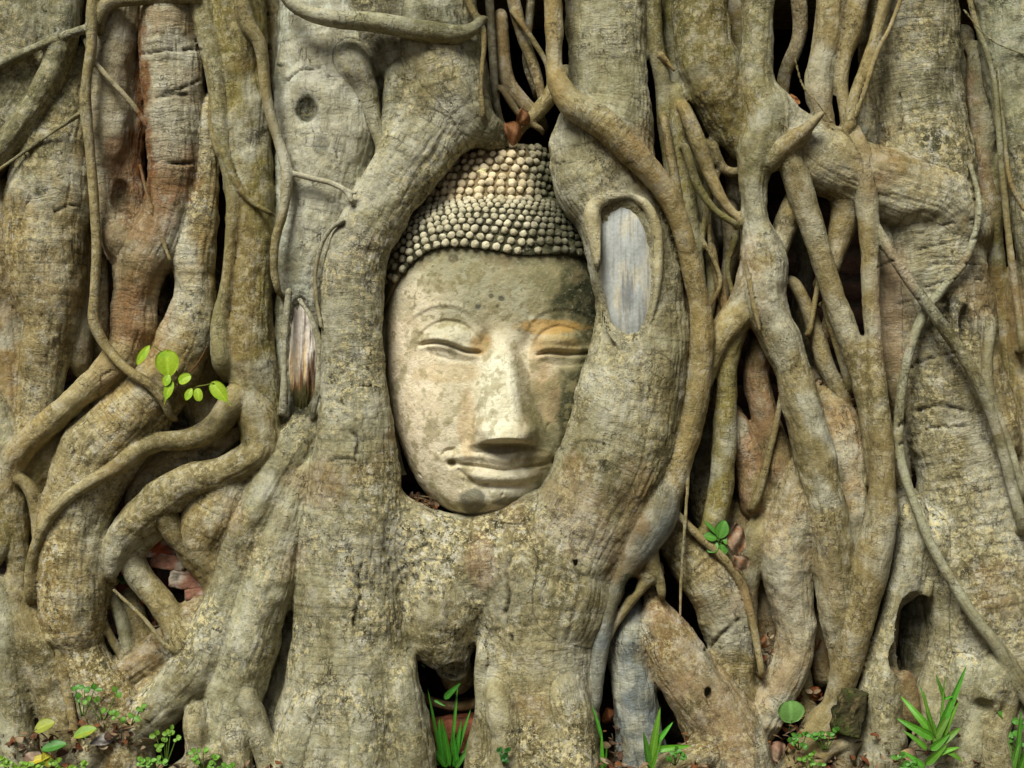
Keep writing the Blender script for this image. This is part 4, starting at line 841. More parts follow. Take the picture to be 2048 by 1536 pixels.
def build_head():
    head = empty('stone_statue', 'weathered stone head of a serene figure with closed eyes, held in the roots', 'statue', (-0.02, 0.02, 0.30))
    t = np.linspace(0, 1, 360); y = 380+(1040-380)*np.where(t > .9, .9+.1*np.sin((t-.9)/.1*math.pi/2), t)
    nu = 420; u = np.linspace(-1, 1, nu); U, Y = np.meshgrid(u, y)
    x, yy, d = head_surf(U, Y)
    rel = face_relief(x, yy)
    X = to_model(x, yy, d); Nn = gnormals(X)
    dsp = fbm(X/40.0, 3)*1.6+fbm(X/9.0, 3)*0.7
    chips = fbm(X/16.0+50, 3); dsp -= np.clip(chips-.52, 0, 1)*10
    X = X+Nn*dsp[..., None]
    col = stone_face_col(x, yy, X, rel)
    keep = grid_faces(*U.shape)
    yv = yy.ravel(); xv = x.ravel(); under = (yv < yh(xv)-16)
    keep = keep[~under[keep].all(1)]
    uq, inv = np.unique(keep, return_inverse=True)
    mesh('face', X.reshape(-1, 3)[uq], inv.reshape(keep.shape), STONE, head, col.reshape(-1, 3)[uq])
    # hair cap
    V_, U_ = np.meshgrid(np.linspace(0, 1, 120), np.linspace(-1, 1, 260), indexing='ij')
    Y = 380+V_*120
    for _ in range(6):
        xx, _y, _d = head_surf(U_, Y, 7, False); Y = 380+V_*(yh(xx)-380)
    x, yy, d = head_surf(U_, Y, 7, False); d = d-9*sstep(.96, 1.0, V_)
    X = to_model(x, yy, d); Nn = gnormals(X); X = X+Nn*(fbm(X/14.0, 3)*2.0)[..., None]
    def hair_col(x, y, p, light):
        n1 = fbm(p/50.0+2, 4).ravel(); n2 = fbm(p/14.0+6, 3).ravel(); x = x.ravel(); y = y.ravel()
        c = np.tile(np.array([[0.60, 0.56, 0.40]] if light else [[0.035, 0.035, 0.017]], dtype=np.float32), (len(x), 1))
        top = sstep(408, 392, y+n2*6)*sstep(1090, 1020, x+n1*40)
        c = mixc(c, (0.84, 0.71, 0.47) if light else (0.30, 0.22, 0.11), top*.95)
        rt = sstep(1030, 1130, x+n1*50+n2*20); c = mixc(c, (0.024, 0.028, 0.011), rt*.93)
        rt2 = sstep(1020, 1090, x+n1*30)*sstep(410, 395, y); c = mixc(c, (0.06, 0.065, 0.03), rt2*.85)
        lt = sstep(812, 790, x+n1*16)*sstep(470, 500, y); c = mixc(c, (0.36, 0.27, 0.12), lt*.5)
        c = mixc(c, (0.16, 0.15, 0.08), sstep(.1, .5, n2)*.5); c *= (1+.25*n1)[:, None]; return c
    parts = []
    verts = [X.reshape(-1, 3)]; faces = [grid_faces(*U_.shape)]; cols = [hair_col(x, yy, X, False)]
    # topknot surface
    TL = smooth_interp([(276,985),(284,950),(300,922),(330,893),(360,868),(390,850),(415,838)]); TR = smooth_interp([(276,1060),(284,1086),(300,1096),(330,1103),(360,1107),(390,1112),(415,1124)])
    TD = smooth_interp([(276,30),(284,58),(300,78),(330,94),(360,106),(390,114),(415,118)])
    def knot_surf(U, Y, ex=0):
        L, Rr, D = TL(Y), TR(Y), TD(Y); th = U*math.radians(110); s = np.sin(np.clip(th, -math.pi/2, math.pi/2)); over = np.clip(np.abs(th)-math.pi/2, 0, 1)
        return (L+Rr)/2+((Rr-L)/2+ex)*s, Y, -80+(D+ex)*np.power(np.clip(1-np.abs(s)**2.2, 0, 1), 1/2.0)-over*220
    Vk, Uk = np.meshgrid(np.linspace(0, 1, 70)**1.3, np.linspace(-1, 1, 160), indexing='ij')
    Yk = 276+Vk*139; xk, yk, dk = knot_surf(Uk, Yk); Xk = to_model(xk, yk, dk); Xk = Xk+gnormals(Xk)*(fbm(Xk/14.0, 3)*2.5)[..., None]
    kv = [Xk.reshape(-1, 3)]; kf = [grid_faces(*Uk.shape)]; kc = [hair_col(xk, yk, Xk, False)]
    nk = Uk.shape[1]; kv.append(np.array([to_model(np.array(1022.), np.array(276.), np.array(-160.))])); kc.append(kc[0][:1])
    ci = len(kv[0]); capf = np.array([[i+1, i, ci, ci] for i in range(nk-1)])
    # curls
    import bmesh
    bm = bmesh.new(); bmesh.ops.create_icosphere(bm, subdivisions=3, radius=1); sv = np.array([v.co[:] for v in bm.verts], dtype=np.float32)
    sf = np.array([[v.index for v in f.verts] for f in bm.faces]); bm.free()
    def curl(px_, py_, surf, r, V, Fc, Cc, name):
        # find surface point and normal by sampling
        e = 3.0
        def sp(xa, ya):
            L_ = surf(np.array([-.804]), np.array([ya]))[0][0]; R_ = surf(np.array([.804]), np.array([ya]))[0][0]
            s = np.clip((xa-(L_+R_)/2)/((R_-L_)/2), -.995, .995); uu = math.asin(s)/math.radians(112 if surf is HS else 110)
            a, b, c_ = surf(np.array([uu]), np.array([ya])); return np.array(to_model(a, b, c_))[0]
        c0 = sp(px_, py_); nx = np.cross(sp(px_+e, py_)-c0, sp(px_, py_+e)-c0); nx /= np.linalg.norm(nx)+1e-9
        if nx[1] < 0: nx = -nx
        t1 = np.cross(nx, [0, 0, 1]); t1 /= np.linalg.norm(t1)+1e-9; t2 = np.cross(nx, t1)
        wv = sv*(1+fbm(sv*1.9+[px_*.13, py_*.17, 0], 3)*.26)[:, None]
        P3 = c0[None]+r*(wv[:, :1]*t1[None]*1.0+wv[:, 1:2]*t2[None]*1.0+wv[:, 2:3]*nx[None]*.95)+nx[None]*r*.15
        off = sum(len(q) for q in V); V.append(P3.astype(np.float32)); Fc.append(sf+off)
        xs = np.full(len(sv), px_, dtype=np.float32); ys = np.full(len(sv), py_, dtype=np.float32)
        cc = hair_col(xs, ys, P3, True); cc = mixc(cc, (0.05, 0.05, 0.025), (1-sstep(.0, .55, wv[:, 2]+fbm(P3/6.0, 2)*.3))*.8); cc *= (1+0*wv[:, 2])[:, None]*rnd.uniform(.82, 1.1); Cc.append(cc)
    HS = lambda U, Y: head_surf(U, Y, 7, False)
    tv = [verts[0]]; tf = []; tc = [cols[0]]
    tk = [.05, .215, .37, .51, .63, .74, .84, .92, .99]
    for ri, t_ in enumerate(tk):
        th = -1.52+(ri % 2)*.05
        while th < 1.5:
            yy_ = 470.0
            for _ in range(6):
                x_ = (HL(yy_)+HR(yy_))/2+((HR(yy_)-HL(yy_))/2+7)*math.sin(th); yt = 398+((x_-1000)/200.0)**2*26; yy_ = yt+(yh(x_)-6-yt)*(1-t_)
            th += 20.5/200.0*(1.0 if ri < 5 else .96)
            if x_ > 1110 and rnd.random() < .12: continue
            if ri == 0 and rnd.random() < .10: continue
            r = 8.3*(1-.03*ri)*rnd.uniform(.88, 1.08)
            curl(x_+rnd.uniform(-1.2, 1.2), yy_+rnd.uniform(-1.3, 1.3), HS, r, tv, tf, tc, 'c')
    hv = np.vstack(tv); hc = np.vstack(tc)
    g4 = faces[0]; g3 = np.vstack([g4[:, [0, 1, 2]], g4[:, [0, 2, 3]]])
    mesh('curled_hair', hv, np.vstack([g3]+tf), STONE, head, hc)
    kfc = []; 
    for ri, y0 in enumerate(np.arange(290, 408, 15.5)):
        L, Rr = TL(y0), TR(y0); th = -1.45+(ri % 2)*.08
        while th < 1.45:
            x_ = (L+Rr)/2+(Rr-L)/2*math.sin(th); th += 20.5/((Rr-L)/2)
            if x_ > 1060 and rnd.random() < .15: continue
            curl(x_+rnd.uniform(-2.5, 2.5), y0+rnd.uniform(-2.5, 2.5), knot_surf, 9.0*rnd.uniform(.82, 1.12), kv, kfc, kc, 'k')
    g4 = kf[0]; g3 = np.vstack([g4[:, [0, 1, 2]], g4[:, [0, 2, 3]]]); cap3 = capf[:, :3]
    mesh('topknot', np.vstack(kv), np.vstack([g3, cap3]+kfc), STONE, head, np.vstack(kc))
    # long ear along the left edge, dark with algae
    ears = []
    for pl in ([(790,596,10,-40),(772,650,16,-36),(766,720,18,-34),(770,800,17,-38),(782,880,15,-44),(802,950,11,-54)],):
        s = catmull([(P(a, b, dd)[0], dd, P(a, b, dd)[2], r) for a, b, r, dd in pl], 5); m = 28; vv = []
        for i, q in enumerate(s):
            for j in range(m):
                a = 2*math.pi*j/m; cz = 1+.25*math.cos(2*a); vv.append((q[0]+q[3]*math.cos(a)*.8*cz, q[1]+q[3]*math.sin(a)*1.6, q[2]))
        vv = np.array(vv, dtype=np.float32); vv += (fbm(vv/12.0, 3)*3)[:, None]
        ff = np.array([[i*m+j, i*m+(j+1) % m, (i+1)*m+(j+1) % m, (i+1)*m+j] for i in range(len(s)-1) for j in range(m)])
        cc = np.tile(np.array([[0.17, 0.16, 0.085]], dtype=np.float32), (len(vv), 1))*(1+.5*fbm(vv/30.0, 3))[:, None]
        mesh('ear', vv, ff, STONE, head, cc)
    return head
HEAD = build_head()

# ================================================================= SETTING: ground, old brick wall
def build_ground():
    gx = np.concatenate([np.linspace(-9000, -1400, 24), np.linspace(-1380, 1380, 240), np.linspace(1400, 9000, 24)])
    gy = np.concatenate([np.linspace(-700, 300, 120), np.linspace(320, 9000, 40)])
    X, Y = np.meshgrid(gx, gy); p = np.stack([X, Y, X*0], -1)
    Z = -772+fbm(p/140.0, 4)*16+fbm(p/30.0, 3)*5+sstep(0, -250, Y)*34
    V = np.stack([X, Y, Z], -1).reshape(-1, 3); n1 = fbm(V/60.0, 4); n2 = fbm(V/17.0+3, 3)
    c = np.tile(np.array([[0.10, 0.065, 0.035]], dtype=np.float32), (len(V), 1)); c = mixc(c, (0.05, 0.08, 0.02), sstep(0, .4, n1)*.6); c = mixc(c, (0.20, 0.14, 0.08), sstep(.05, .4, n2)*.6)
    o = mesh('ground', V, grid_faces(*X.shape), SOIL, None, c); o['kind'] = 'structure'
build_ground()
def box_grid(cx, cy, cz, sx, sy, sz, n=7, rough=.1, rot=(0, 0, 0), seed=0):
    """chipped rounded brick: subdivided cube pushed to a rounded box"""
    import bmesh
    bm = bmesh.new(); bmesh.ops.create_cube(bm, size=2); bmesh.ops.subdivide_edges(bm, edges=bm.edges[:], cuts=n, use_grid_fill=True)
    v = np.array([q.co[:] for q in bm.verts], dtype=np.float32); f = [[q.index for q in g.verts] for g in bm.faces]; bm.free()
    l6 = (np.abs(v)**12).sum(1)**(1/12.); v = v/np.maximum(l6, 1)[:, None]
    v = v*np.array([sx, sy, sz])/1.0; m = min(sx, sy, sz)
    v = v+(v/ (np.linalg.norm(v, axis=1)[:, None]+1e-6))*(fbm(v/(m*.7)+seed*3.3, 4)*m*rough*3)[:, None]
    from mathutils import Euler
    Rm = np.array(Euler(rot).to_matrix()); v = v@Rm.T; return v+np.array([cx, cy, cz]), f
def build_wall():
    o = empty('brick_wall', 'dim old red brick wall glimpsed through the gaps behind the roots', 'wall', (0, 0.2, 0))
    X, Z = np.meshgrid(np.arange(-1700, 1701, 12.), np.arange(-860, 1101, 12.)); row = np.floor(Z/62); colx = np.floor((X+row % 2*95)/190)
    mz = np.minimum(Z/62-row, 1-(Z/62-row))*62; mx = np.minimum((X+row % 2*95)/190-colx, 1-((X+row % 2*95)/190-colx))*190
    br = sstep(3, 10, np.minimum(mz, mx)); p = np.stack([X, Z, X*0], -1); hsh = vnoise(np.stack([row*3.7, colx*5.3, row*0], -1)+.5)
    D = -560+br*16+fbm(p/40.0, 3)*8+hsh*8; V = np.stack([X, D, Z], -1).reshape(-1, 3)
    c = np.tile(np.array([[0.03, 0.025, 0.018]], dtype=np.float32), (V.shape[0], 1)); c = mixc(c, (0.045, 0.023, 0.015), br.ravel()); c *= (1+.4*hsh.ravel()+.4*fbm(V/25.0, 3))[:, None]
    nz, nx = X.shape; F4 = grid_faces(nz, nx); n0 = len(V)
    back = V.copy(); back[:, 1] = -700; ring = [j for j in range(nx)]+[i*nx+nx-1 for i in range(1, nz)]+[(nz-1)*nx+j for j in range(nx-2, -1, -1)]+[i*nx for i in range(nz-2, 0, -1)]
    side = np.array([[ring[i], ring[(i+1) % len(ring)], ring[(i+1) % len(ring)]+n0, ring[i]+n0] for i in range(len(ring))])
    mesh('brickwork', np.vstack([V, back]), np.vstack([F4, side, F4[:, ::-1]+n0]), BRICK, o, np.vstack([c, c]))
build_wall()

# ================================================================= LOOSE THINGS
def bricks():
    data = [(322,1092,34,17,'red half brick wedged under the curling root, topmost'),(346,1120,34,15,'grey plastered brick second from the top in the left hollow'),
            (382,1156,38,18,'pale chipped brick lowest and rightmost in the left hollow'),(268,1158,32,20,'orange-red brick left of the bent root in the left hollow'),
            (270,1188,34,13,'flat red and white brick under the orange-red one'),(410,1182,34,12,'dark brick slab beneath the pale chipped brick'),
            (262,962,30,15,'grey stone block in the upper left hollow behind the bulb'),(250,994,34,18,'dark red brick in the shade beside the bulb'),
            (235,1298,38,22,'mossy grey stone low in the hollow right of the bulb'),
            (905,1470,52,34,'red brick under the grass between the two central roots'),(330,640,26,24,'dark violet brick in the gap above the sprig')]
    for i, (x, y, sx, sz, lab) in enumerate(data):
        d = -55 if y < 1250 else (-70 if i == 8 else -35)
        if i == 10: d = -120
        if i in (0, 1, 2, 5): d = -22
        c0 = P(x, y, d); v, f = box_grid(c0[0], c0[1], c0[2], sx*1.05, 40, sz*1.05, 9, .10, (0, rnd.uniform(-.12, .12), rnd.uniform(-.2, .2)), i)
        n1 = fbm(v/22.0+i, 4); base = ((0.20, 0.065, 0.035) if i == 9 else (0.36, 0.09, 0.045)) if i in (0, 3, 4, 9) else (0.30, 0.15, 0.10)
        if i in (6, 8): base = (0.14, 0.14, 0.10)
        if i == 10: base = (0.14, 0.06, 0.06)
        if i == 7: base = (0.22, 0.07, 0.06)
        c = np.tile(np.array([base], dtype=np.float32), (len(v), 1))
        if i not in (9, 10): c = mixc(c, (0.55, 0.50, 0.42), sstep(-.05 if i in (1, 2) else .12, .3, n1)*.85)
        c = mixc(c, (0.05, 0.05, 0.03), sstep(.15, .45, fbm(v/14.0+9, 3))*.7)
        o = mesh('stone_block' if i in (6, 8) else 'brick', v, f, BRICK, None, c); tag(o, lab, 'stone' if i in (6, 8) else 'brick', 'old bricks lodged between the roots')
bricks()

def frame3(dirv, nrm):
    d = np.array(dirv, float); d /= np.linalg.norm(d)+1e-9; n_ = np.array(nrm, float); n_ -= d*(n_@d); n_ /= np.linalg.norm(n_)+1e-9
    return d, np.cross(d, n_), n_
def leaf_geo(base, dirv, nrm, L, W, kind='oval', curl=.1, fold=.25, nl=14, nw=8, wav=0.0, seed=0):
    """leaf blade: base point, direction, normal; model units"""
    d, s, n_ = frame3(dirv, nrm); vs = []; fs = []
    for i in range(nl+1):
        t = i/nl
        if kind == 'heart': wd = (math.sin(math.pi*min(1, t*1.15+.0))**.55 if t < .75 else 0) if False else (2.15*math.sqrt(max(0, t*1.4))*max(0, 1-t*1.28)**.75 if t < .74 else .16*(1-t)/.26+0.0)
        elif kind == 'oval': wd = math.sin(math.pi*t)**.75
        elif kind == 'round': wd = math.sqrt(max(0, 1-(2*t-1)**2))
        elif kind == 'kidney': wd = math.sqrt(max(0, 1-(2*t-1)**2))
        else: wd = (min(1, t*5)**.6)*(1-t**2.2)**.8     # blade
        if kind == 'heart': wd = max(wd, .03)*1.0
        ang = curl*t*math.pi; cen = np.array(base)+d*L*(math.sin(ang)/(curl*math.pi) if abs(curl) > .01 else t)-n_*L*((1-math.cos(ang))/(curl*math.pi) if abs(curl) > .01 else 0)
        for j in range(nw+1):
            q = 2*j/nw-1; back = 0
            if kind in ('kidney', 'heart') and t < .3: back = -abs(q)*(.3-t)*L*(.5 if kind == 'heart' else .8)*(1-abs(q)*.3)
            z = abs(q)*fold*W*wd+wav*W*math.sin(t*9+q*3+seed)
            vs.append(cen+s*q*wd*W+n_*z+d*back)
    for i in range(nl):
        for j in range(nw):
            a = i*(nw+1)+j; fs.append([a, a+1, a+nw+2, a+nw+1])
    v = np.array(vs, dtype=np.float32)
    th = .6 if kind != 'dry' else .8          # real thickness
    nv = len(v); v2 = v-n_[None]*th; f2 = [[a+nv for a in q[::-1]] for q in fs]
    edge = [j for j in range(nw+1)]+[i*(nw+1)+nw for i in range(1, nl+1)]+[nl*(nw+1)+j for j in range(nw-1, -1, -1)]+[i*(nw+1) for i in range(nl-1, 0, -1)]
    f3 = [[edge[i], edge[(i+1) % len(edge)], edge[(i+1) % len(edge)]+nv, edge[i]+nv] for i in range(len(edge))]
    q = np.tile(np.abs(np.linspace(-1, 1, nw+1)), nl+1)
    return np.vstack([v, v2]), fs+f2+f3, np.concatenate([q, q])
def leaf_obj(name, parent, col, col2=None, **kw):
    v, f, q = leaf_geo(**kw); n1 = fbm(v/9.0+kw.get('seed', 0), 3)
    c = np.tile(np.array([col], dtype=np.float32), (len(v), 1)); c = mixc(c, tuple(min(1, a*1.5+.03) for a in col), np.exp(-(q/.10)**2)*.6)
    if col2: c = mixc(c, col2, sstep(-.1, .35, n1))
    c *= (1+.2*n1)[:, None]; return mesh(name, v, f, LEAF if name != 'dead_leaf' else DRY, parent, c)
def tube_geo(pts, rads, m=8):
    s = catmull([tuple(p)+(r,) for p, r in zip(pts, rads)], 4); vs = []
    for i in range(len(s)):
        t = s[min(i+1, len(s)-1), :3]-s[max(i-1, 0), :3]; t /= np.linalg.norm(t)+1e-9; a = np.cross(t, [0, 1, .13]); a /= np.linalg.norm(a)+1e-9; b = np.cross(t, a)
        for j in range(m): vs.append(s[i, :3]+s[i, 3]*(a*math.cos(2*math.pi*j/m)+b*math.sin(2*math.pi*j/m)))
    fs = [[i*m+j, i*m+(j+1) % m, (i+1)*m+(j+1) % m, (i+1)*m+j] for i in range(len(s)-1) for j in range(m)]+[list(range(m))[::-1], [(len(s)-1)*m+j for j in range(m)]]
    return np.array(vs, dtype=np.float32), fs
def stem(parent, pts, rads, col, name='stem'):
    v, f = tube_geo([P(*p) for p in pts], rads); return mesh(name, v, f, LEAF, parent, np.tile(np.array([col], dtype=np.float32), (len(v), 1)))
def pm(x, y, d): return tuple(M(np.array([P(x, y, d)]))[0])
def plant(name, label, cat, x, y, d, group=None): return empty(name, label, cat, pm(x, y, d), group)
YG = (0.42, 0.60, 0.03); GR = (0.10, 0.30, 0.035); DG = (0.04, 0.17, 0.03); MG = (0.16, 0.36, 0.04)
def px_leaf(parent, x0, y0, x1, y1, w, d, kind='oval', col=YG, col2=None, tilt=(0, 1, .35), curl=.12, fold=.2, d1=None, name='leaf', wav=0, nl=14):
    a = np.array(P(x0, y0, d)); b = np.array(P(x1, y1, d if d1 is None else d1)); L = np.linalg.norm(b-a)
    return leaf_obj(name, parent, col, col2, base=a, dirv=b-a, nrm=tilt, L=L, W=w, kind=kind, curl=curl, fold=fold, wav=wav, seed=x0*.37, nl=nl)
def sprig():
    o = plant('leafy_sprig', 'bright yellow-green leafy sprig growing from a root crevice on the left', 'plant', 372, 800, 60)
    stem(o, [(378,815,40),(366,795,90),(350,768,118),(338,758,126)], [2, 1.8, 1.4, 1], (0.20, 0.16, 0.04))
    stem(o, [(372,800,80),(390,776,108),(412,770,122),(428,766,130)], [1.8, 1.5, 1.2, 1], (0.22, 0.24, 0.04))
    stem(o, [(368,800,70),(352,740,110),(338,712,120),(318,700,124),(306,690,128)], [1.6, 1.4, 1.2, 1, .8], (0.22, 0.24, 0.04))
    stem(o, [(365,805,60),(358,765,90),(388,735,104),(402,715,108),(414,692,112)], [1.5, 1.3, 1.2, 1, .6], (0.26, 0.12, 0.05))
    L = [(300,690,270,729,9,'oval'),(334,705,336,768,24,'heart'),(338,748,328,772,9,'oval'),(342,765,326,808,10,'heart'),(357,764,380,750,11,'round'),
         (384,776,370,800,8,'oval'),(394,776,398,802,9,'round'),(426,768,461,810,15,'heart')]
    for a in L: px_leaf(o, a[0], a[1], a[2], a[3], a[4], 128, a[5], YG, (0.30, 0.52, 0.03), d1=136)
sprig()
def rosette(name, label, cx, cy, d, leaves, col, grp=None, stemc=(0.12, 0.25, 0.04), root_=None, cat='plant'):
    o = plant(name, label, cat, cx, cy, d-10, grp)
    for (x0, y0, x1, y1, w_, kind) in leaves:
        mx, my = (cx+x0)/2, (cy+y0)/2
        stem(o, [(cx, cy, d-14), (mx, my, d-4), (x0, y0, d)], [1.5, 1.2, 1.0], stemc)
        px_leaf(o, x0, y0, x1, y1, w_, d, kind, col, tilt=(0.1, 1, .8), d1=d+6, fold=.15)
    return o
rosette('seedling', 'dark green rosette seedling growing in the crevice right of the head', 1438, 1088, 60,
        [(1438,1078,1450,1040,14,'oval'),(1434,1078,1408,1068,11,'oval'),(1436,1086,1414,1102,13,'oval'),(1442,1088,1447,1112,12,'oval'),(1446,1080,1462,1084,9,'oval'),(1434,1070,1412,1040,5,'oval')], GR)
rosette('seedling', 'single round kidney-shaped leaf on a thin stem beside the red leaf litter', 1578, 1462, 70, [(1582,1440,1582,1402,27,'kidney')], (0.20, 0.40, 0.10))
def weed(label, cx, cy, d, n, size, col, spread, up, grp=None, seed=1):
    r = random.Random(seed); o = plant('creeping_weed', label, 'weed', cx, cy, d-8, grp)
    for i in range(n):
        a = (i+.5)/n*2-1+r.uniform(-.2, .2); x1 = cx+a*spread; y1 = cy-r.uniform(.25, 1)*up
        stem(o, [(cx+a*spread*.15, cy, d-8), (cx+a*spread*.6, (cy+y1)/2, d), (x1, y1, d+4)], [1.3, 1.1, .8], (0.14, 0.26, 0.04))
        for k in range(3 if size < 9 else 2):
            an = r.uniform(0, 2*math.pi); L = size*r.uniform(1.1, 1.9)
            px_leaf(o, x1, y1, x1+math.cos(an)*L, y1+math.sin(an)*L*.75, size*r.uniform(.5, .75), d+4, 'oval' if size > 7 else 'round', col, tilt=(r.uniform(-.4, .4), 1, r.uniform(.2, 1.2)), d1=d+8, nl=7)
    return o
G1 = 'small weeds sprouting along the foot of the roots'
weed('clover-like weed at the foot of the bulb root, nearest the left edge', 165, 1432, 112, 4, 9, GR, 26, 62, G1, 2)
weed('clover-like weed below the bulb root with spreading stems', 205, 1440, 118, 5, 9, MG, 34, 60, G1, 3)
weed('light green weed beside the curled tan leaf on the left', 262, 1450, 122, 5, 9, MG, 34, 50, G1, 4)
weed('upright light green weed in front of the left buttress root', 332, 1524, 145, 6, 8, (0.22, 0.42, 0.05), 26, 66, G1, 5)
weed('low green weed at the bottom edge left of the centre', 408, 1542, 150, 7, 9, (0.18, 0.40, 0.05), 28, 42, G1, 6)
weed('tiny weed at the bottom edge under the left buttress toe', 300, 1545, 150, 6, 8, (0.18, 0.40, 0.05), 24, 30, G1, 61)
weed('small weed at the bottom edge beside the central left root', 455, 1548, 150, 4, 8, (0.18, 0.40, 0.05), 18, 24, G1, 7)
weed('low bright green weed in the bottom left corner', 20, 1545, 150, 14, 7, (0.24, 0.44, 0.05), 48, 30, G1, 8)
weed('green weed beside the rotten stub, left of it', 1598, 1500, 95, 5, 8, GR, 20, 30, G1, 9)
weed('green weed under the rotten stub', 1650, 1500, 95, 5, 7, GR, 28, 44, G1, 10)
weed('pale green weed near the bottom under the rotten stub', 1622, 1545, 110, 5, 6, MG, 22, 40, G1, 11)
weed('small round-leaved weed on the big central root foot', 1008, 1530, 150, 4, 7, DG, 12, 36, G1, 12)
weed('tiny dark green weed on the orange-red brick in the left hollow', 246, 1168, 10, 5, 7, DG, 14, 24, G1, 13)
weed('dark green weed at the right edge beside the grass', 2040, 1520, 130, 8, 11, GR, 30, 110, G1, 14)
weed('bright weed patch at the very bottom between the left corner and the yellow leaf', 130, 1546, 150, 10, 7, (0.22, 0.40, 0.04), 46, 26, G1, 16)
weed('small dark weed in the hollow left of the grass clump at lower right', 1815, 1545, 150, 7, 8, GR, 26, 36, G1, 17)
weed('small green weed at the foot of the brown fanning root', 1350, 1530, 150, 4, 8, GR, 16, 30, G1, 15)
def broad(label, leaves, grp='fallen and sprouting broad leaves'):
    for i, (lab, x0, y0, x1, y1, w_, col, col2) in enumerate(leaves):
        o = px_leaf(None, x0, y0, x1, y1, w_, 125, 'oval', col, col2, tilt=(0.1, 1, 1.1), d1=132, name='broad_leaf'); tag(o, lab, 'leaf', grp)
broad('', [('olive-yellow leaf lying at the left foot of the roots', 68, 1462, 106, 1440, 16, (0.36, 0.42, 0.06), None),
           ('dark green leaf below the olive-yellow one', 82, 1500, 130, 1482, 13, (0.08, 0.26, 0.04), None),
           ('green leaf with a yellow edge between the left weeds', 146, 1474, 190, 1452, 14, (0.22, 0.40, 0.04), (0.40, 0.42, 0.05)),
           ('bright yellow curled leaf near the bottom left', 50, 1530, 98, 1506, 9, (0.60, 0.50, 0.04), (0.40, 0.42, 0.05)),
           ('second yellow leaf nearer the bottom left edge', 88, 1500, 98, 1536, 9, (0.55, 0.48, 0.04), None)])
def grass(label, cx, cy, d, blades, col=GR):
    o = plant('grass_tuft', label, 'grass', cx, cy, d-10, 'grass tufts between the roots')
    for (x0, y0, x1, y1, w_, cv) in blades:
        px_leaf(o, x0, y0, x1, y1, w_, d, 'blade', tuple(a*rnd.uniform(.8, 1.2) for a in col), None, tilt=(rnd.uniform(-.5, .5), 1, rnd.uniform(.1, .6)), curl=cv, fold=.3, d1=d+14, name='blade', nl=16)
    return o
grass('grass tuft growing on the red brick between the two central roots', 895, 1530, 28,
      [(890,1535,872,1440,7,.1),(900,1535,884,1430,7,-.05),(905,1535,938,1420,5,.1),(895,1535,862,1490,8,.15),(908,1536,922,1440,6,.05),(915,1536,905,1460,6,.0),(885,1536,858,1380,4,.1),(900,1530,918,1360,4,.12),
       (888,1398,920,1366,7,.05),(868,1400,890,1412,3,.1),(850,1335,845,1330,2,.1),(925,1530,945,1440,3,.05),(880,1530,850,1500,6,.2),(910,1536,935,1500,6,.2)], (0.06, 0.26, 0.02))
grass('broad-bladed grass sprout in front of the blue-grey root foot', 1305, 1536, 130,
      [(1300,1540,1318,1415,9,.06),(1300,1538,1288,1465,8,.02),(1308,1500,1385,1490,7,.2),(1305,1495,1345,1445,6,.1),(1300,1550,1322,1480,4,.02)], (0.12, 0.36, 0.03))
grass('narrow grass blades between the central root and the blue-grey root', 1205, 1536, 95,
      [(1206,1545,1202,1465,5,.03),(1204,1480,1188,1412,4,.1),(1208,1545,1214,1490,3,.0)], (0.10, 0.34, 0.03))
grass('dense grass clump between the root toes at lower right', 1880, 1500, 150,
      [(1870,1480,1936,1332,8,.03),(1868,1470,1806,1392,8,.35),(1870,1478,1798,1440,9,.2),(1865,1486,1905,1420,8,.1),(1880,1486,1925,1455,8,.25),(1860,1500,1900,1470,8,.1),(1850,1530,1895,1490,8,.05),
       (1868,1480,1846,1385,5,.1),(1880,1470,1890,1350,3,.05),(1872,1476,1842,1372,4,.12),(1890,1400,1872,1350,4,.05),(1888,1398,1906,1392,3,.05),(1855,1500,1815,1460,6,.2),(1870,1510,1920,1490,6,.2),(1850,1536,1810,1500,6,.2),(1885,1480,1915,1400,5,.1),(1876,1480,1858,1420,6,.1),(1890,1500,1930,1520,6,.2)], (0.13, 0.36, 0.03))
grass('grass blades rising at the lower right edge', 2030, 1500, 140,
      [(2030,1540,2046,1420,6,.05),(2025,1540,2010,1450,6,.1),(2035,1550,2070,1470,8,.1),(2020,1550,2040,1480,7,.1),(2040,1560,2015,1500,7,.2)], (0.10, 0.33, 0.03))
def dead(label, x, y, d, L, W, ang, col, col2, tilt=(0, 1, .4), curl=.5, grp='dead leaves caught among the roots'):
    dx, dy = math.cos(ang)*L/2, math.sin(ang)*L/2
    o = px_leaf(None, x-dx, y-dy, x+dx, y+dy, W, d, 'oval', col, col2, tilt=tilt, curl=curl, fold=-.35, d1=d+L*.12, name='dead_leaf', wav=.22, nl=16)
    tag(o, label, 'dead leaf', grp); return o
OR = (0.30, 0.14, 0.06); TN = (0.42, 0.30, 0.20); RD = (0.30, 0.07, 0.03)
dead('large orange-brown dead leaf lying on top of the stone head', 1034, 260, 30, 60, 22, .5, OR, (0.22, 0.09, 0.03))
dead('orange dead leaf standing upright behind the leaf on the stone head', 1048, 238, 10, 46, 15, 1.3, OR, None)
dead('dead leaf in the fork at upper right, left half', 1570, 192, 34, 40, 13, .35, OR, (0.22, 0.09, 0.03), (0, 1, .8))
dead('dead leaf in the fork at upper right, right half', 1592, 196, 36, 32, 14, -.9, (0.36, 0.16, 0.06), None, (.3, 1, .2))
dead('curled brown dead leaf right of the rosette seedling', 1480, 1080, 84, 70, 20, 1.3, TN, OR, (.3, 1, .1), .25)
dead('torn brown dead leaf just below the rosette seedling', 1482, 1128, 84, 46, 17, .9, TN, OR, (-.4, 1, .2), .3)
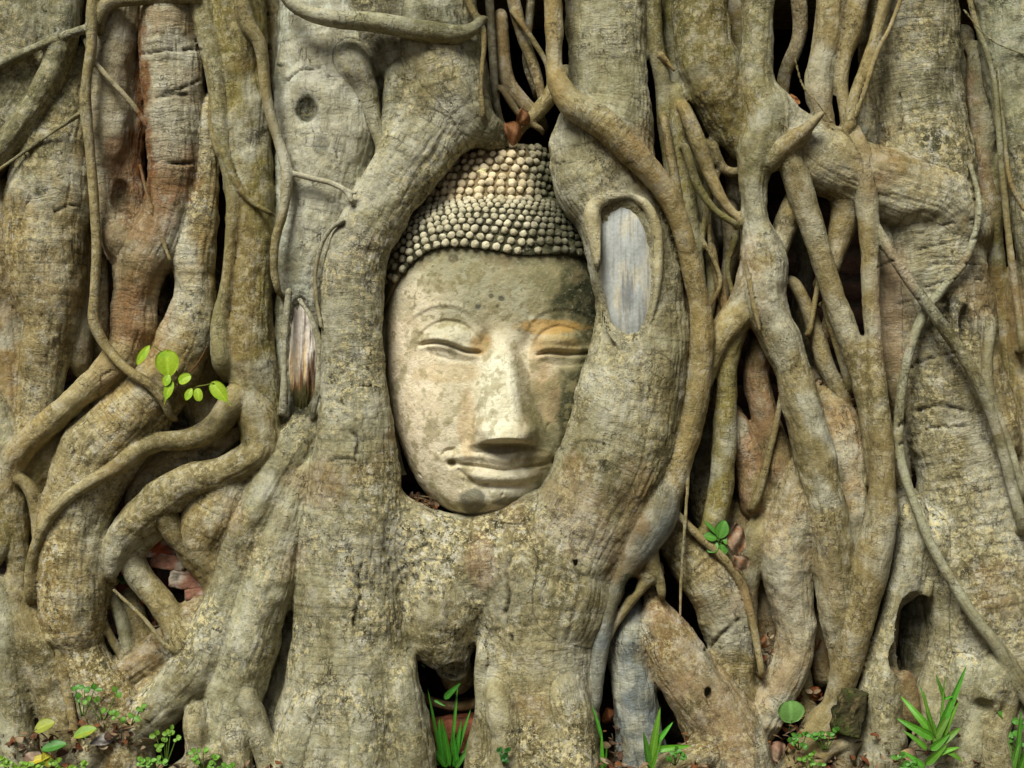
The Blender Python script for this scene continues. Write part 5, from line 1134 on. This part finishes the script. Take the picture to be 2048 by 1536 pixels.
dead('small brown dead leaf beside the pinkish bent root', 1532, 1292, 40, 42, 10, 1.4, (0.34, 0.14, 0.05), TN)
dead('dry brown leaf between the bent root and the long column', 1640, 1300, -10, 60, 18, 1.2, (0.36, 0.22, 0.12), OR)
dead('pinkish tan dead leaf curled at the left buttress root', 312, 1400, 70, 54, 18, .35, (0.46, 0.34, 0.24), TN)
dead('grey-white shrivelled leaf among the left weeds', 205, 1476, 118, 56, 11, -.45, (0.42, 0.40, 0.38), (0.2, 0.17, 0.15))
dead('pale dried leaf at the bottom left beside the yellow leaf', 68, 1516, 128, 46, 16, .1, (0.50, 0.38, 0.28), (0.3, 0.2, 0.14))
dead('tan leaf strip against the left buttress root', 265, 1440, 100, 70, 9, -.6, (0.40, 0.28, 0.15), None)
dead('tan dead leaf under the grass clump at lower right', 1830, 1508, 128, 60, 14, .1, (0.50, 0.34, 0.17), TN)
dead('tan dead leaf curled under the rotten stub', 1668, 1462, 84, 50, 12, -.5, (0.48, 0.34, 0.17), TN)
dead('pinkish brown dead leaf near the bottom beside the weeds, right side', 1565, 1502, 90, 58, 20, .5, (0.40, 0.24, 0.16), TN)
dead('red dead leaf next to the kidney-shaped leaf', 1535, 1432, 40, 54, 22, .3, RD, (0.12, 0.05, 0.02), (0, 1, 1))
dead('orange leaf scrap in the hollow below the bent root', 1640, 1392, 10, 54, 16, .8, (0.34, 0.12, 0.04), None)
dead('brown dead leaf in the shade behind the blue-grey root', 1222, 1440, 20, 54, 16, 1.3, (0.30, 0.11, 0.04), None)
dead('brown dead leaf inside the grass clump at lower right', 1912, 1410, 148, 40, 9, 1.2, (0.30, 0.16, 0.08), None)
dead('narrow cream leaf resting on the curls of the topknot', 963, 340, 58, 24, 4.5, -.35, (0.75, 0.68, 0.36), None, curl=.1)
dead('dead leaf in the dark gap left of the framing vine', 1015, 118, -60, 40, 16, .2, (0.25, 0.09, 0.03), None)
# litter: small leaf scraps nobody could count
def litter():
    V = []; Fc = []; C_ = []; off = 0; r = random.Random(5)
    spots = [(60,1500,90,40,110,40),(230,1470,80,30,100,40),(1560,1490,90,40,60,60),(1660,1500,90,40,70,60),(880,1500,60,40,10,30),(1230,1500,50,50,50,30),(1840,1500,90,30,110,30),(1700,812,22,24,-14,34),(1650,775,22,10,-20,22),
             (1600,1430,60,50,10,50),(1530,1330,18,60,20,30),(330,1260,70,30,-30,40),(840,1010,30,14,20,30),(1390,1500,40,40,90,30),(2000,1530,60,20,130,30),(470,1540,160,14,140,30),(1310,1540,120,14,140,30)]
    for (cx, cy, sx, sy, d, n) in spots:
        for i in range(int(n*.25)):
            x = cx+r.uniform(-sx, sx); y = cy+r.uniform(-sy, sy); a_ = r.uniform(-1.2, 1.2); L = r.uniform(8, 26); D_ = d+r.uniform(-20, 14)
            v, f = tube_geo([P(x-L*math.cos(a_), y-L*math.sin(a_)*.6, D_), P(x, y-2, D_+5), P(x+L*math.cos(a_), y+L*math.sin(a_)*.6, D_-3)], [1.6, 1.3, .8], 5)
            V.append(v); Fc += [[a+off for a in p] for p in f]; off += len(v); C_.append(np.tile(np.array([(0.16, 0.11, 0.06)], dtype=np.float32), (len(v), 1)))
        for i in range(int(n*1.6)):
            x = cx+r.uniform(-sx, sx); y = cy+r.uniform(-sy, sy); L = r.uniform(8, 26)
            v, f, q = leaf_geo(P(x, y, d+r.uniform(-25, 12)), (r.uniform(-1, 1), r.uniform(-.4, .4), r.uniform(-.5, .5)), (r.uniform(-.6, .6), r.uniform(.3, 1), r.uniform(.3, 1)), L, L*r.uniform(.12, .35), 'oval', r.uniform(-.6, .7), -.3, 6, 4, .2, i)
            c = r.choice([(0.20, 0.08, 0.03), (0.28, 0.19, 0.11), (0.14, 0.07, 0.035), (0.09, 0.05, 0.03), (0.36, 0.28, 0.18), (0.18, 0.06, 0.025)])
            V.append(v); Fc += [[a+off for a in p] for p in f]; off += len(v); C_.append(np.tile(np.array([c], dtype=np.float32), (len(v), 1)))
    o = mesh('leaf_litter', np.vstack(V), Fc, DRY, None, np.vstack(C_)); o['kind'] = 'stuff'; o['label'] = 'small brown leaf scraps scattered in the crevices and at the foot of the roots'; o['category'] = 'leaf litter'
litter()
def trunk():  # unseen upper trunk, added to block sky light from the gaps behind the roots
    t = np.linspace(0, 1, 60); a = np.linspace(0, 2*math.pi, 160, endpoint=False); A, T = np.meshgrid(a, t)
    X = 1750*np.sign(np.cos(A))*np.abs(np.cos(A))**.5; Y = -400+330*np.sign(np.sin(A))*np.abs(np.sin(A))**.5; Z = 830+T*3200; n_ = fbm(np.stack([X/160, Y/160, Z/700], -1), 4)*90
    X = X+n_; Y = Y+n_*.5; V = np.stack([X, Y, Z], -1).reshape(-1, 3); nc = len(a)
    F4 = [[i*nc+j, i*nc+(j+1) % nc, (i+1)*nc+(j+1) % nc, (i+1)*nc+j] for i in range(len(t)-1) for j in range(nc)]+[list(range(nc))[::-1], [(len(t)-1)*nc+j for j in range(nc)]]
    mesh('trunk', V, F4, BARK, TREE, np.tile(np.array([C_TAN], dtype=np.float32), (len(V), 1)), True, {'rc': V[:, [2, 0, 1]]*1.0, 'li': np.full(len(V), .4), 'wr': np.zeros(len(V))})
trunk()
# rotten stub of the tree at lower right
def stub():
    c0 = P(1700, 1424, 84); v, f = box_grid(c0[0], c0[1], c0[2], 26, 20, 44, 12, .16, (0, .25, .2), 4)
    v = v+(fbm(np.stack([v[:, 0]/5, v[:, 1]/5, v[:, 2]/30], 1), 4)*9)[:, None]*np.array([[1, 1, 0]])
    c = np.tile(np.array([[0.05, 0.045, 0.02]], dtype=np.float32), (len(v), 1)); c = mixc(c, (0.26, 0.20, 0.09), sstep(.15, .5, fbm(v/7.0, 3))*.8); c = mixc(c, (0.06, 0.09, 0.015), sstep(0, .4, fbm(v/30.0+8, 3))*.6)
    o = mesh('rotten_stub', v, f, ROT, TREE, c); o['label'] = 'blackened rotten stub at lower right'
stub()
